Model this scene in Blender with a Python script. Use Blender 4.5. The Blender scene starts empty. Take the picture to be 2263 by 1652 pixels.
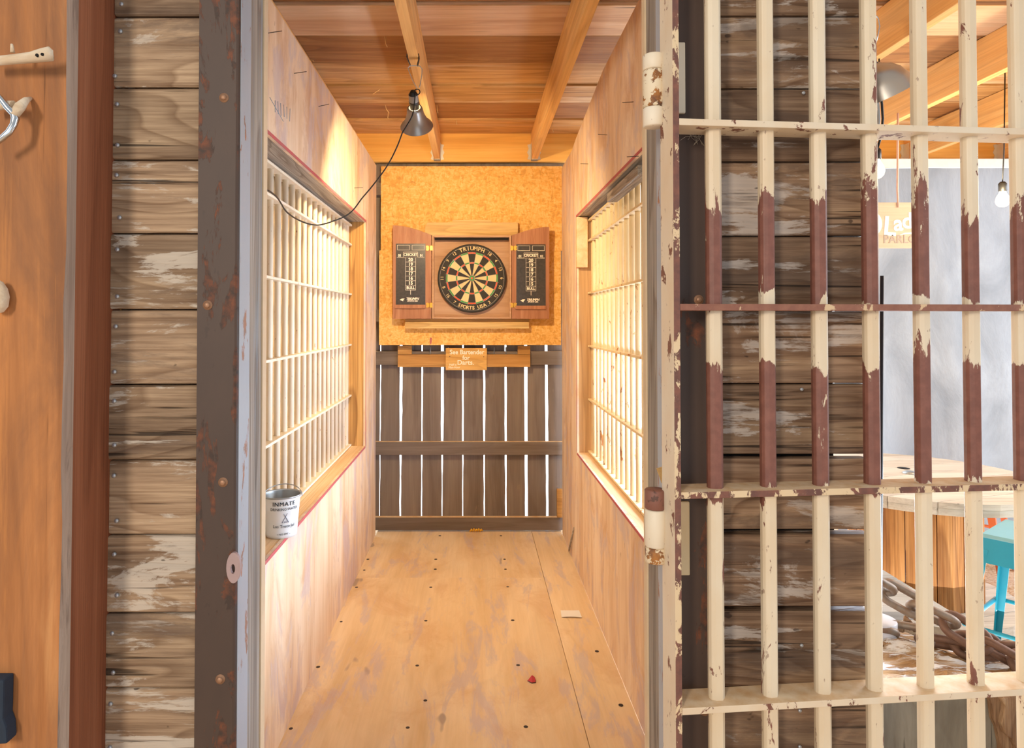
import bpy, bmesh, math, random
from mathutils import Vector, Matrix, Euler
R = random.Random(7)
PI = math.pi
sc = bpy.context.scene
COL = sc.collection

# ------------------------------------------------------------------ camera
F = 1500.0; W = 2263.0; H = 1652.0; CZ = 1.39
TH = math.radians(1.0)
VPX, VPY = 1049.0, 707.0
PCX, PCY = VPX, VPY - F*math.tan(TH)
cam_d = bpy.data.cameras.new('camera'); cam = bpy.data.objects.new('camera', cam_d); COL.objects.link(cam)
cam.location = (0, 0, CZ); cam.rotation_euler = (PI/2 + TH, 0, 0)
cam_d.sensor_fit = 'HORIZONTAL'; cam_d.sensor_width = 36.0; cam_d.lens = 36.0*F/W
cam_d.shift_x = (W/2 - PCX)/W; cam_d.shift_y = (PCY - H/2)/W
cam_d.clip_start = 0.02; cam_d.clip_end = 200
sc.camera = cam

def ray(u, v):
    a = (u-PCX)/F; b = -(v-PCY)/F
    return Vector((a, math.cos(TH) - b*math.sin(TH), math.sin(TH) + b*math.cos(TH)))
def PY(u, v, y):
    d = ray(u, v); t = y/d.y; return Vector((d.x*t, y, CZ + d.z*t))
def PX(u, v, x):
    d = ray(u, v); t = x/d.x; return Vector((x, d.y*t, CZ + d.z*t))
def PZ(u, v, z):
    d = ray(u, v); t = (z-CZ)/d.z; return Vector((d.x*t, d.y*t, z))

# ------------------------------------------------------------------ mesh builder
class MB:
    def __init__(s): s.v = []; s.f = []; s.m = []; s.sm = []
    def add(s, vs, fs, mi=0, smooth=False):
        o = len(s.v); s.v += [tuple(p) for p in vs]
        for f in fs: s.f.append([i+o for i in f]); s.m.append(mi); s.sm.append(smooth)
        return s
    def box(s, x0, x1, y0, y1, z0, z1, mi=0, M=None):
        vs = [Vector((x, y, z)) for x in (x0, x1) for y in (y0, y1) for z in (z0, z1)]
        if M is not None: vs = [M @ p for p in vs]
        return s.add(vs, [(0,1,3,2), (4,6,7,5), (0,4,5,1), (2,3,7,6), (0,2,6,4), (1,5,7,3)], mi)
    def prism(s, poly, fa, fb, mi=0):      # poly of 2d pts, fa/fb map to 3d
        n = len(poly); vs = [fa(p) for p in poly] + [fb(p) for p in poly]
        fs = [tuple(range(n))[::-1], tuple(range(n, 2*n))] + [(i, (i+1) % n, n+(i+1) % n, n+i) for i in range(n)]
        return s.add(vs, fs, mi)
    def tube(s, pts, r, n=10, mi=0, closed=False, caps=True):
        pts = [Vector(p) for p in pts]; k = len(pts)
        rr = r if isinstance(r, (list, tuple)) else [r]*k
        vs = []; up = None
        for i, p in enumerate(pts):
            if closed: t = pts[(i+1) % k] - pts[i-1]
            else: t = pts[min(i+1, k-1)] - pts[max(i-1, 0)]
            t.normalize()
            if up is None:
                up = Vector((0, 0, 1)) if abs(t.z) < .9 else Vector((1, 0, 0))
            a = t.cross(up)
            if a.length < 1e-5: a = t.cross(Vector((0.3, 1, 0)))
            a.normalize(); b = a.cross(t); b.normalize(); up = b
            for j in range(n):
                q = 2*PI*j/n; vs.append(p + a*math.cos(q)*rr[i] + b*math.sin(q)*rr[i])
        fs = []
        for i in range(k if closed else k-1):
            i2 = (i+1) % k
            for j in range(n): fs.append((i*n+j, i*n+(j+1) % n, i2*n+(j+1) % n, i2*n+j))
        s.add(vs, fs, mi, True)
        if caps and not closed:
            o = len(s.v) - k*n
            s.f.append([o+j for j in range(n)][::-1]); s.m.append(mi); s.sm.append(False)
            s.f.append([o+(k-1)*n+j for j in range(n)]); s.m.append(mi); s.sm.append(False)
        return s
    def lathe(s, prof, org, axis=(0,0,1), n=32, mi=0, smooth=True):   # prof: (r, h)
        ax = Vector(axis).normalized(); org = Vector(org)
        a = ax.orthogonal().normalized() if abs(ax.z) < .999 else Vector((1,0,0)); b = ax.cross(a)
        vs = []
        for r, h in prof:
            for j in range(n):
                q = 2*PI*j/n; vs.append(org + ax*h + (a*math.cos(q) + b*math.sin(q))*r)
        fs = []
        for i in range(len(prof)-1):
            for j in range(n): fs.append((i*n+j, i*n+(j+1) % n, (i+1)*n+(j+1) % n, (i+1)*n+j))
        return s.add(vs, fs, mi, smooth)
    def disc(s, c, r, axis, n=24, mi=0):
        ax = Vector(axis).normalized(); a = ax.orthogonal().normalized(); b = ax.cross(a); c = Vector(c)
        return s.add([c + (a*math.cos(2*PI*j/n) + b*math.sin(2*PI*j/n))*r for j in range(n)], [tuple(range(n))], mi)
    def build(s, name, mats, parent=None, bevel=0, seg=2, recalc=True):
        me = bpy.data.meshes.new(name); me.from_pydata(s.v, [], s.f); me.update()
        for p, mi, sm in zip(me.polygons, s.m, s.sm): p.material_index = mi; p.use_smooth = sm
        if not isinstance(mats, (list, tuple)): mats = [mats]
        for m in mats: me.materials.append(m)
        if recalc or bevel:
            bm = bmesh.new(); bm.from_mesh(me)
            if recalc: bmesh.ops.recalc_face_normals(bm, faces=bm.faces)
            if bevel:
                ed = [e for e in bm.edges if len(e.link_faces) == 2 and e.calc_face_angle(0) > .5]
                bmesh.ops.bevel(bm, geom=ed, offset=bevel, segments=seg, affect='EDGES', profile=.6, clamp_overlap=True)
            bm.to_mesh(me); bm.free()
        o = bpy.data.objects.new(name, me); COL.objects.link(o)
        if parent is not None: o.parent = parent
        return o

def tag(o, label, cat, group=None, kind=None):
    o['label'] = label; o['category'] = cat
    if group: o['group'] = group
    if kind: o['kind'] = kind
    return o
def struct(o): o['kind'] = 'structure'; return o
def empty(name, loc=(0,0,0)):
    o = bpy.data.objects.new(name, None); o.empty_display_size = .05; COL.objects.link(o); o.location = loc; return o
def root_at(name, loc): return empty(name, loc)
def adopt(root, *kids):      # parent world-built meshes to an empty that stands at the thing's base
    for k in kids:
        k.parent = root; k.matrix_parent_inverse = Matrix.Translation(-Vector(root.location))
def cp(o, parent=None, loc=None):
    c = o.copy(); COL.objects.link(c)
    if parent is not None: c.parent = parent
    if loc is not None: c.location = loc
    return c

# ------------------------------------------------------------------ materials
def hx(h):
    h = h.lstrip('#'); c = [int(h[i:i+2], 16)/255 for i in (0, 2, 4)]
    return tuple([(x/12.92 if x <= .04045 else ((x+.055)/1.055)**2.4) for x in c] + [1.0])
class NT:
    def __init__(s, name):
        s.m = bpy.data.materials.new(name); s.m.use_nodes = True; s.t = s.m.node_tree; s.t.nodes.clear()
        s.out = s.n('ShaderNodeOutputMaterial')
    def n(s, t, **kw):
        x = s.t.nodes.new(t)
        for k, v in kw.items(): setattr(x, k, v)
        return x
    def put(s, sock, v):
        if hasattr(v, 'is_output') or isinstance(v, bpy.types.NodeSocket): s.t.links.new(v, sock)
        else: sock.default_value = v
    def math(s, op, a, b=0.0, c=None, clamp=False):
        x = s.n('ShaderNodeMath', operation=op, use_clamp=clamp); s.put(x.inputs[0], a); s.put(x.inputs[1], b)
        if c is not None: s.put(x.inputs[2], c)
        return x.outputs[0]
    def vec(s, op, a, b):
        x = s.n('ShaderNodeVectorMath', operation=op); s.put(x.inputs[0], a); s.put(x.inputs[1], b); return x.outputs[0]
    def mix(s, f, a, b, blend='MIX'):
        x = s.n('ShaderNodeMix', data_type='RGBA', blend_type=blend); s.put(x.inputs[0], f); s.put(x.inputs[6], a); s.put(x.inputs[7], b); return x.outputs[2]
    def ramp(s, f, stops, interp='LINEAR'):
        x = s.n('ShaderNodeValToRGB'); s.put(x.inputs[0], f); r = x.color_ramp; r.interpolation = interp
        while len(r.elements) < len(stops): r.elements.new(.5)
        for e, (p, c) in zip(r.elements, stops):
            e.position = p; e.color = c if not isinstance(c, (int, float)) else (c, c, c, 1)
        return x.outputs[0]
    def noise(s, vec, scale=1.0, detail=4, rough=.55, dist=0.0):
        x = s.n('ShaderNodeTexNoise'); s.put(x.inputs['Vector'], vec); x.inputs['Scale'].default_value = scale
        x.inputs['Detail'].default_value = detail; x.inputs['Roughness'].default_value = rough; x.inputs['Distortion'].default_value = dist
        return x.outputs['Fac']
    def coords(s, island=True):
        tc = s.n('ShaderNodeTexCoord').outputs['Object']
        if island:
            g = s.n('ShaderNodeNewGeometry').outputs['Random Per Island']; oi = s.n('ShaderNodeObjectInfo').outputs['Random']
            r = s.math('ADD', g, oi)
            cb = s.n('ShaderNodeCombineXYZ'); s.put(cb.inputs[0], s.math('MULTIPLY', r, 17.3)); s.put(cb.inputs[1], s.math('MULTIPLY', r, 31.7)); s.put(cb.inputs[2], s.math('MULTIPLY', r, 23.1))
            return s.vec('ADD', tc, cb.outputs[0]), g
        return tc, None
    def scale(s, v, sx, sy, sz): return s.vec('MULTIPLY', v, (sx, sy, sz))
    def bump(s, h, strength=.3, dist=.01):
        b = s.n('ShaderNodeBump'); b.inputs['Strength'].default_value = strength; b.inputs['Distance'].default_value = dist; s.put(b.inputs['Height'], h); return b.outputs[0]
    def bsdf(s, col, rough=.7, metal=0.0, normal=None, **kw):
        b = s.n('ShaderNodeBsdfPrincipled'); s.put(b.inputs['Base Color'], col); s.put(b.inputs['Roughness'], rough); s.put(b.inputs['Metallic'], metal)
        if 'Specular IOR Level' in b.inputs: b.inputs['Specular IOR Level'].default_value = kw.pop('spec', .3)
        for k, v in kw.items(): s.put(b.inputs[k], v)
        if normal is not None: s.put(b.inputs['Normal'], normal)
        s.t.links.new(b.outputs[0], s.out.inputs[0]); return b

def axs(axis, al, ac): return {'X': (al, ac, ac), 'Y': (ac, al, ac), 'Z': (ac, ac, al)}[axis]
def wood(name, cols, axis='X', grain=.35, gfreq=14, cracks=0.0, patch=None, patch2=None, var=.25, knots=0.0, across=10, along=1.0, rough=.75, bump=.35, island=True, spots=None, spec=.2, lines=None):
    t = NT(name); v, isl = t.coords(island)
    base = t.noise(t.scale(v, *axs(axis, along, across)), 1, 7, .62, .5)
    col = t.ramp(base, [(.28, hx(cols[0])), (.5, hx(cols[1])), (.72, hx(cols[2]))])
    low = t.noise(t.scale(v, *axs(axis, along*.7, across*.42)), 1, 2, .5, .3)
    g = t.math('FRACT', t.math('MULTIPLY', low, gfreq))
    gl = t.ramp(g, [(0, 0.0), (.55, .25), (.9, 1.0), (1.0, 0.0)])
    fine = t.noise(t.scale(v, *axs(axis, along*3, across*14)), 1, 3, .6)
    dark = t.mix(1.0, col, hx('#7a5a40'), 'MULTIPLY')
    col = t.mix(t.math('MULTIPLY', gl, grain), col, dark)
    col = t.mix(t.math('MULTIPLY', t.ramp(fine, [(.35, 1.0), (.6, 0.0)]), grain*.9), col, dark)
    h = t.math('SUBTRACT', fine, t.math('MULTIPLY', gl, .5))
    if var and isl is not None:
        k = t.math('ADD', t.math('MULTIPLY', isl, var), 1-var*.6)
        cb = t.n('ShaderNodeCombineColor'); [t.put(cb.inputs[i], k) for i in range(3)]
        col = t.mix(1.0, col, cb.outputs[0], 'MULTIPLY')
    for pt in (patch, patch2):
        if pt:   # (colour, threshold, along, across)
            pn = t.noise(t.scale(v, *axs(axis, pt[2], pt[3])), 1, 8, .68, .6)
            pn = t.math('ADD', pn, t.math('MULTIPLY', fine, .12))
            mk = t.ramp(pn, [(pt[1], 0.0), (pt[1]+pt[4], 1.0)])
            col = t.mix(t.math('MULTIPLY', mk, pt[5]), col, hx(pt[0])); h = t.math('ADD', h, t.math('MULTIPLY', mk, .3))
    if knots:
        vo = t.n('ShaderNodeTexVoronoi'); t.put(vo.inputs['Vector'], t.scale(v, *axs(axis, knots*.55, knots*1.5))); vo.inputs['Scale'].default_value = 1.0
        kn = t.ramp(vo.outputs['Distance'], [(.0, 1.0), (.05, .9), (.11, 0.0)])
        col = t.mix(t.math('MULTIPLY', kn, .8), col, hx('#4a2d18'))
    if cracks:
        cn = t.noise(t.scale(v, *axs(axis, 1.1*along, across*4.2)), 1, 3, .6, .35)
        ck = t.ramp(cn, [(.31+.06*cracks-.05, 1.0), (.31+.06*cracks, 0.0)])
        col = t.mix(t.math('MULTIPLY', ck, .85), col, hx('#1c130d')); h = t.math('SUBTRACT', h, t.math('MULTIPLY', ck, 2.0))
    if spots:
        sn = t.noise(t.scale(v, *axs(axis, spots[1], spots[2])), 1, 2, .5)
        col = t.mix(t.math('MULTIPLY', t.ramp(sn, [(spots[3], 0.0), (spots[3]+.03, 1.0)]), .75), col, hx(spots[0]))
    t.bsdf(col, rough, 0.0, t.bump(h, bump, .004), spec=spec)
    return t.m

def chipped(name, paint, under, thr=.62, zramp=None, scl=26, zs=.35, rough=.5, stain=None, stain_amt=.5, under2=None):
    t = NT(name); v, _ = t.coords(True)
    tc = t.n('ShaderNodeTexCoord').outputs['Object']
    n1 = t.noise(t.scale(v, 1, 1, zs), scl, 9, .68, .4)
    wear = n1
    if zramp:
        sx = t.n('ShaderNodeSeparateXYZ'); t.put(sx.inputs[0], tc)
        geo = t.n('ShaderNodeNewGeometry').outputs['Random Per Island']
        wob = t.noise(t.scale(v, 1, 1, .6), 6, 3, .6)
        z = t.math('ADD', t.math('DIVIDE', sx.outputs[2], 2.5), t.math('MULTIPLY', t.math('SUBTRACT', wob, .5), .05))
        zr = t.ramp(z, [(p/2.5, w) for p, w in zramp])
        wear = t.math('ADD', n1, zr)
    mk = t.ramp(wear, [(thr, 0.0), (thr+.015, 1.0)])
    pv = t.noise(t.scale(v, 1, 1, .5), 9, 5, .6)
    pc = t.mix(t.ramp(pv, [(.35, 0.0), (.75, .55)]), hx(paint), hx(stain or paint))
    un = t.noise(v, 40, 5, .6)
    uc = t.mix(t.ramp(un, [(.4, 0.0), (.65, 1.0)]), hx(under), hx(under2 or under))
    fl = t.noise(t.scale(v, 1, 1, .5), 70, 3, .6)
    pc = t.mix(t.ramp(fl, [(.68, 0.0), (.72, .6)]), pc, hx(under))
    col = t.mix(mk, pc, uc)
    h = t.math('SUBTRACT', t.math('MULTIPLY', pv, .15), mk)
    t.bsdf(col, t.math('ADD', t.math('MULTIPLY', mk, .1), rough), 0.0, t.bump(h, .25, .002), spec=.4)
    return t.m

def plain(name, c, rough=.6, metal=0.0, var=.12, scl=20, c2=None, bump=.1, spec=.3):
    t = NT(name); v, _ = t.coords(False)
    n1 = t.noise(v, scl, 5, .6)
    col = t.mix(t.ramp(n1, [(.3, 0.0), (.7, 1.0)]), hx(c), hx(c2) if c2 else tuple([x*(1-var) for x in hx(c)[:3]]+[1]))
    t.bsdf(col, rough, metal, t.bump(n1, bump, .002), spec=spec)
    return t.m
def emit(name, c, s):
    t = NT(name); e = t.n('ShaderNodeEmission'); e.inputs[0].default_value = hx(c); e.inputs[1].default_value = s
    t.t.links.new(e.outputs[0], t.out.inputs[0]); return t.m

M = {}
M['boards'] = wood('weathered_boards', ['#725c4a', '#ab8e70', '#cbae8a'], 'X', .5, 16, 1.0, patch=('#cfc4b4', .60, 2.6, 11, .035, .62), patch2=('#5b4a40', .60, 1.6, 9, .08, .6), var=.35, across=11, along=1.4, bump=.5, spots=('#2e2019', 22, 40, .74))
M['boards_r'] = wood('weathered_boards_brown', ['#5c4737', '#8d7058', '#b0916f'], 'X', .55, 16, 1.15, patch=('#c4bab0', .62, 2.6, 11, .035, .55), patch2=('#4d3d33', .57, 1.6, 9, .08, .6), var=.35, across=11, along=1.4, bump=.5, spots=('#2e2019', 22, 40, .72))
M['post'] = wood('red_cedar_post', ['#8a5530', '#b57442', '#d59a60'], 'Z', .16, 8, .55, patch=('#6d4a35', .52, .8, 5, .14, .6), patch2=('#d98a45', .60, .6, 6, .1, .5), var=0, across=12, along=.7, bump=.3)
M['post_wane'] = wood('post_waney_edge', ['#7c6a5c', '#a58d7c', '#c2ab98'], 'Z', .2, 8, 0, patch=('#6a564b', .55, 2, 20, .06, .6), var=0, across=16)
M['post_side'] = wood('post_side_shaded', ['#78432c', '#925538', '#a56748'], 'Z', .25, 8, 0, var=0, across=14, along=.6)  # redder side face, its shade put into the darker tone
M['steel'] = chipped('rusty_steel', '#433127', '#35261e', .555, None, 12, .3, .6, '#2f241f', .8, '#6a381f')
M['flange'] = chipped('flange_cool_lit', '#a3aab2', '#8a6a58', .60, None, 30, .25, .5, '#8d98a6', .6, '#a5683f')  # cool daylight put into the blue grey, over worn and specked steel
M['jamb'] = wood('grey_jamb_timber', ['#7d766d', '#a59c90', '#c0b6a8'], 'Z', .45, 12, .3, patch=('#8fa0ad', .60, .8, 16, .05, .4), var=.1, across=22, along=.7)
M['jamb_r'] = wood('brown_jamb_timber', ['#7d7468', '#a0968a', '#b8aea0'], 'Z', .5, 12, .2, var=.1, across=26, along=.7)
M['ply'] = wood('wall_plywood', ['#cba27a', '#e2c4a0', '#eed9be'], 'Z', .05, 6, 0, patch=('#b9865c', .54, 2.6, 5.5, .14, .55), patch2=('#b9abb0', .57, 3.0, 5.5, .08, .5), var=0, across=7, along=.8, bump=.12, island=False, spots=('#7a5638', 16, 46, .755))
M['ply_edge'] = plain('plywood_edge', '#d8bd98', .8)
M['floorply'] = wood('floor_plywood', ['#d2ac7c', '#e0c096', '#ead0ac'], 'Y', .08, 6, 0, patch=('#a99fb4', .60, 2.0, 9.0, .07, .42), patch2=('#c08d60', .58, 2, 3, .12, .4), var=.05, across=6, along=.9, bump=.12, spots=('#8d7a72', 3.2, 9, .70))
M['deck'] = wood('deck_boards', ['#a2713f', '#c9965a', '#e2b884'], 'X', .32, 10, .15, patch=('#875228', .60, .7, 9, .12, .5), patch2=('#dcc2a0', .62, .5, 4, .1, .5), var=.65, across=9, along=.7, bump=.25)
M['deck_pale'] = wood('deck_board_pale', ['#c09068', '#d9b08a', '#ecd0ae'], 'X', .2, 10, .15, patch=('#a87848', .60, .7, 9, .12, .5), var=.1, across=9, along=.7, bump=.3)
M['deck_dark'] = wood('deck_board_dark', ['#7a4e2a', '#a06c3e', '#c08a52'], 'X', .3, 10, .4, patch=('#5e3a1e', .58, .7, 9, .12, .6), var=.1, across=9, along=.7, bump=.3)
M['joist'] = wood('joist_pine', ['#d89c55', '#e6b06a', '#f0c382'], 'Y', .2, 9, 0, var=.08, across=10, along=.6, bump=.15, knots=0)
M['header'] = wood('header_pine', ['#d89440', '#e8aa52', '#f0bb66'], 'X', .14, 8, 0, var=.05, across=8, along=.5, bump=.1, knots=2.2)
M['cream'] = chipped('cream_paint', '#e6dac4', '#8a5638', .665, None, 30, .5, .5, '#d9c29c', .5, '#a8703f')
M['cream_r'] = chipped('cream_paint_rusty', '#dcc598', '#8f5227', .61, None, 24, .35, .5, '#cc9f62', .7, '#b06a30')
ZR = [(0.0, .045), (.62, .06), (1.04, .035), (1.085, .30), (1.28, .34), (1.315, .06), (1.395, .0), (1.42, .0), (1.45, .32), (1.58, .27), (1.66, .02), (1.80, .05), (2.2, .0)]
M['gatebar'] = chipped('gate_bar_paint', '#dccdb2', '#6d4034', .64, ZR, 20, .30, .45, '#cfae80', .6, '#7d4c3e')
M['gateflat'] = chipped('gate_flat_paint', '#dccdb4', '#6e4233', .60, None, 22, .6, .55, '#cfa878', .6, '#7a4a38')
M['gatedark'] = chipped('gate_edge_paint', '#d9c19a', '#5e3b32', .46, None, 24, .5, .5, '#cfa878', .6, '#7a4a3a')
M['gatemid'] = chipped('gate_brown_flat', '#cdb08a', '#7c4c3c', .40, None, 26, .6, .55, '#cfa878', .5, '#8a5a46')
M['dust'] = plain('dusty_lit_top', '#c79a68', .9, 0, .2, 30, '#d8bd98')
M['hinge_rust'] = chipped('hinge_rust', '#e0cfb0', '#a5672a', .50, None, 26, 1, .6, '#d6b98c', .5, '#54382c')
M['hinge_brown'] = chipped('hinge_brown', '#7a4c3e', '#53362c', .6, None, 26, 1, .55)
M['bolt'] = plain('bolt_head', '#a3795c', .5, .5)
M['nail'] = plain('nail_head', '#b9bcc0', .4, .7)
M['dark'] = plain('dark_void', '#120d0a', .9)
M['darkiron'] = plain('dark_iron', '#3a2f2a', .6, .4)
M['red'] = plain('red_paint', '#b8484a', .7, 0, .2, 30, '#9d5a58')
M['lining_grey'] = wood('head_lining_grey', ['#7f776c', '#aaa091', '#c4b8a6'], 'Y', .5, 12, .3, var=.1, across=22, along=1)
M['sill'] = wood('sill_timber', ['#d2a675', '#e2bb8b', '#edcda2'], 'Y', .12, 6, 0, var=.05, across=12, along=.8)
M['jambwood'] = wood('reveal_timber', ['#b07d42', '#cf9c58', '#dcb06e'], 'Z', .5, 9, 0, var=.05, across=16, along=.6)
M['oldjamb'] = wood('reveal_timber_old', ['#a57a50', '#c09565', '#d4ad80'], 'Z', .3, 9, 0, var=.05, across=16, along=.6)
M['panel'] = plain('cream_panel', '#bf9f70', .8, 0, .1, 3)
M['fence'] = wood('fence_boards', ['#5f524a', '#74665c', '#86776b'], 'Z', .15, 8, 0, patch=('#8f7a62', .70, 3, 6, .05, .35), var=.15, across=10, along=.8, bump=.15)
M['fence_rail'] = wood('fence_rail', ['#5c4e45', '#6e6056', '#807166'], 'X', .15, 8, 0, var=.1, across=12, along=.8, bump=.15)
M['palewood'] = wood('pale_board', ['#c79a58', '#d9b272', '#e6c48a'], 'X', .3, 10, 0, var=.1, across=12, along=1)
M['brownwood'] = wood('brown_board', ['#a3713c', '#bb8748', '#cd9c5c'], 'X', .3, 10, 0, var=.15, across=12, along=1)
M['signwood'] = wood('sign_board', ['#c98f42', '#dba658', '#e6b870'], 'X', .25, 9, 0, var=.1, across=14, along=1.5)
M['redwood'] = wood('cabinet_redwood', ['#8f5a3e', '#a46c4c', '#b57d5c'], 'Z', .15, 14, 0, var=.06, across=40, along=2, bump=.05, rough=.45)
M['cabback'] = wood('cabinet_back', ['#a5795a', '#b58a68', '#c29a78'], 'X', .1, 10, 0, var=.06, across=30, along=2, bump=.05)
M['chalk'] = plain('black_board', '#2a2623', .25, 0, .1, 60, '#3a3531', .02, .5)
M['white'] = plain('white_lettering', '#f3e6cf', .7, 0, .05)
M['brass'] = plain('brass', '#d9a441', .35, .8)
M['blackrub'] = plain('black_rubber', '#161412', .45)
M['db_black'] = plain('dart_black', '#2c2823', .8)
M['db_cream'] = plain('dart_cream', '#d8bc84', .8)
M['db_red'] = plain('dart_red', '#cf4a26', .7)
M['db_green'] = plain('dart_green', '#3f8a43', .7)
M['db_wire'] = plain('dart_wire', '#cfc7b8', .3, .8)
M['alu'] = plain('spun_aluminium', '#b9b5ae', .34, .9, .08, 8, None, .02)
M['alu_dark'] = plain('shade_aluminium', '#98948f', .34, .85, .08, 8, None, .02)
M['bulb'] = emit('warm_bulb', '#ffd9a0', 25)
M['galv'] = plain('galvanised', '#a9b0b4', .4, .8, .2, 14)
M['enamel'] = plain('white_enamel', '#e6e9ea', .35, 0, .04)
M['ink'] = plain('dark_ink', '#26323a', .7)
M['ink2'] = plain('grey_ink', '#6a6d80', .7)
M['paper'] = plain('paper', '#e9e4de', .8, 0, .05)
M['pencil'] = plain('pencil_marks', '#8a9aa4', .8)
M['redfoil'] = plain('red_foil', '#b8383a', .3, .2)
M['yellow'] = plain('yellow_scrap', '#e8ac28', .6)
M['bone'] = wood('old_bone', ['#8f6f52', '#c9b090', '#ded0b8'], 'X', .1, 5, 0, var=0, across=12, along=5)
M['chrome'] = plain('bright_metal', '#c9ced2', .22, 1.0)
M['navy'] = plain('navy_cloth', '#1f2b3a', .8, 0, .3)
M['tin'] = plain('white_tin', '#dfe0e8', .4)
M['tabletop'] = wood('spool_top', ['#b8a894', '#d2c6b4', '#e2d8c8'], 'X', .2, 8, .2, var=.12, across=8, along=.6)
M['stave'] = wood('spool_stave', ['#8a5528', '#b57a42', '#cf9a62'], 'Z', .5, 9, .1, var=.5, across=10, along=.8)
M['teal'] = plain('teal_paint', '#1590ad', .35, .1, .06)
M['teal_top'] = plain('teal_seat', '#7fb9c6', .4, .1, .06)
M['orange'] = plain('orange_paint', '#c25a2c', .45, .1, .1)
M['bench'] = wood('grey_bench', ['#a9afb5', '#c3c9ce', '#d6dadd'], 'X', .15, 8, .2, var=.1, across=14, along=1)
M['logtop'] = wood('splintered_log_top', ['#7a5230', '#b48a58', '#e6dccb'], 'X', .4, 9, .4, patch=('#eef0f2', .55, 5, 18, .05, .8), var=0, across=16, along=4, bump=.9)
M['logface'] = wood('log_cut_face', ['#5d574c', '#767062', '#8d8676'], 'Z', .15, 8, .5, var=0, across=8, along=3, bump=.4)
M['bark'] = wood('log_bark', ['#5d4634', '#957455', '#c5a781'], 'Z', .5, 8, .8, var=0, across=14, along=2, bump=.9)
M['chain'] = plain('rusty_chain', '#8a8074', .5, .4, .3, 40, '#7d5f48', .25)
M['chain_r'] = plain('rustier_chain', '#7a5845', .6, .35, .3, 40, '#5f4436', .25)
M['signpale'] = wood('pale_sign', ['#d8bda0', '#e3ccb2', '#ecd8c2'], 'X', .12, 7, 0, var=.05, across=10)
M['signwhite'] = plain('sign_white', '#ffffff', .6, 0, .02)
M['signgrey'] = plain('sign_grey', '#b5a79c', .7, 0, .05)
M['lit_ledge'] = plain('ledge_lit_white', '#f2ede2', .7)  # strong light on the ledge put into its white colour
M['black'] = plain('black_pole', '#1d1d26', .5)
M['web'] = plain('cobweb_thread', '#b7aa98', .9)
M['straw'] = plain('straw', '#d8b478', .8)
# osb
def osb():
    t = NT('osb_flakes'); v, isl = t.coords(True)
    w = t.n('ShaderNodeTexNoise'); t.put(w.inputs['Vector'], v); w.inputs['Scale'].default_value = 16
    vv = t.vec('ADD', v, t.vec('MULTIPLY', w.outputs['Color'], (.05, .05, .05)))
    cols = []
    for sx, sz, off in ((48, 110, 0), (110, 44, 3.1)):
        vo = t.n('ShaderNodeTexVoronoi'); t.put(vo.inputs['Vector'], t.vec('ADD', t.scale(vv, sx, 20, sz), (off, off, off))); vo.inputs['Scale'].default_value = 1
        bw = t.n('ShaderNodeSeparateColor'); t.put(bw.inputs[0], vo.outputs['Color']); cols.append(bw.outputs[0])
    m = t.math('MULTIPLY', t.math('ADD', cols[0], cols[1]), .5)
    n = t.noise(v, 7, 6, .7); m2 = t.math('ADD', t.math('MULTIPLY', m, .55), t.math('MULTIPLY', n, .5))
    col = t.ramp(m2, [(.2, hx('#b8823e')), (.45, hx('#dc9e46')), (.8, hx('#ecbc74'))])
    sp = t.noise(v, 30, 4, .7); col = t.mix(t.ramp(sp, [(.66, 0.0), (.7, .55)]), col, hx('#9a6228'))
    t.bsdf(col, .7, 0, t.bump(m2, .15, .003)); return t.m
M['osb'] = osb()
def tarp():
    t = NT('grey_tarp'); v, _ = t.coords(False)
    n = t.noise(t.scale(v, 1, 1, .5), 3.0, 6, .6, .5); f = t.noise(t.scale(v, 140, 1, 25), 1, 2, .5)
    col = t.mix(t.ramp(n, [(.3, 0.0), (.7, 1.0)]), hx('#75787c'), hx('#a3a8ae')); col = t.mix(t.math('MULTIPLY', f, .25), col, hx('#6d757f'))
    d = t.n('ShaderNodeBsdfDiffuse'); t.put(d.inputs[0], col); tr = t.n('ShaderNodeBsdfTranslucent'); t.put(tr.inputs[0], t.mix(.5, col, hx('#c9d8ea')))
    nb = t.bump(n, .5, .05); t.put(d.inputs['Normal'], nb)
    mx = t.n('ShaderNodeMixShader'); mx.inputs[0].default_value = .11; t.t.links.new(d.outputs[0], mx.inputs[1]); t.t.links.new(tr.outputs[0], mx.inputs[2]); t.t.links.new(mx.outputs[0], t.out.inputs[0])
    return t.m
M['tarp'] = tarp()
def ground():
    t = NT('sawdust_ground'); v, _ = t.coords(False)
    n = t.noise(v, 60, 5, .7); b = t.noise(v, 3, 4, .6)
    col = t.ramp(n, [(.3, hx('#9a6c40')), (.5, hx('#cda577')), (.68, hx('#ecd9bd'))]); col = t.mix(t.ramp(b, [(.4, 0.0), (.7, .5)]), col, hx('#d8c0a8'))
    t.bsdf(col, .9, 0, t.bump(n, .8, .02)); return t.m
M['ground'] = ground()

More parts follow.
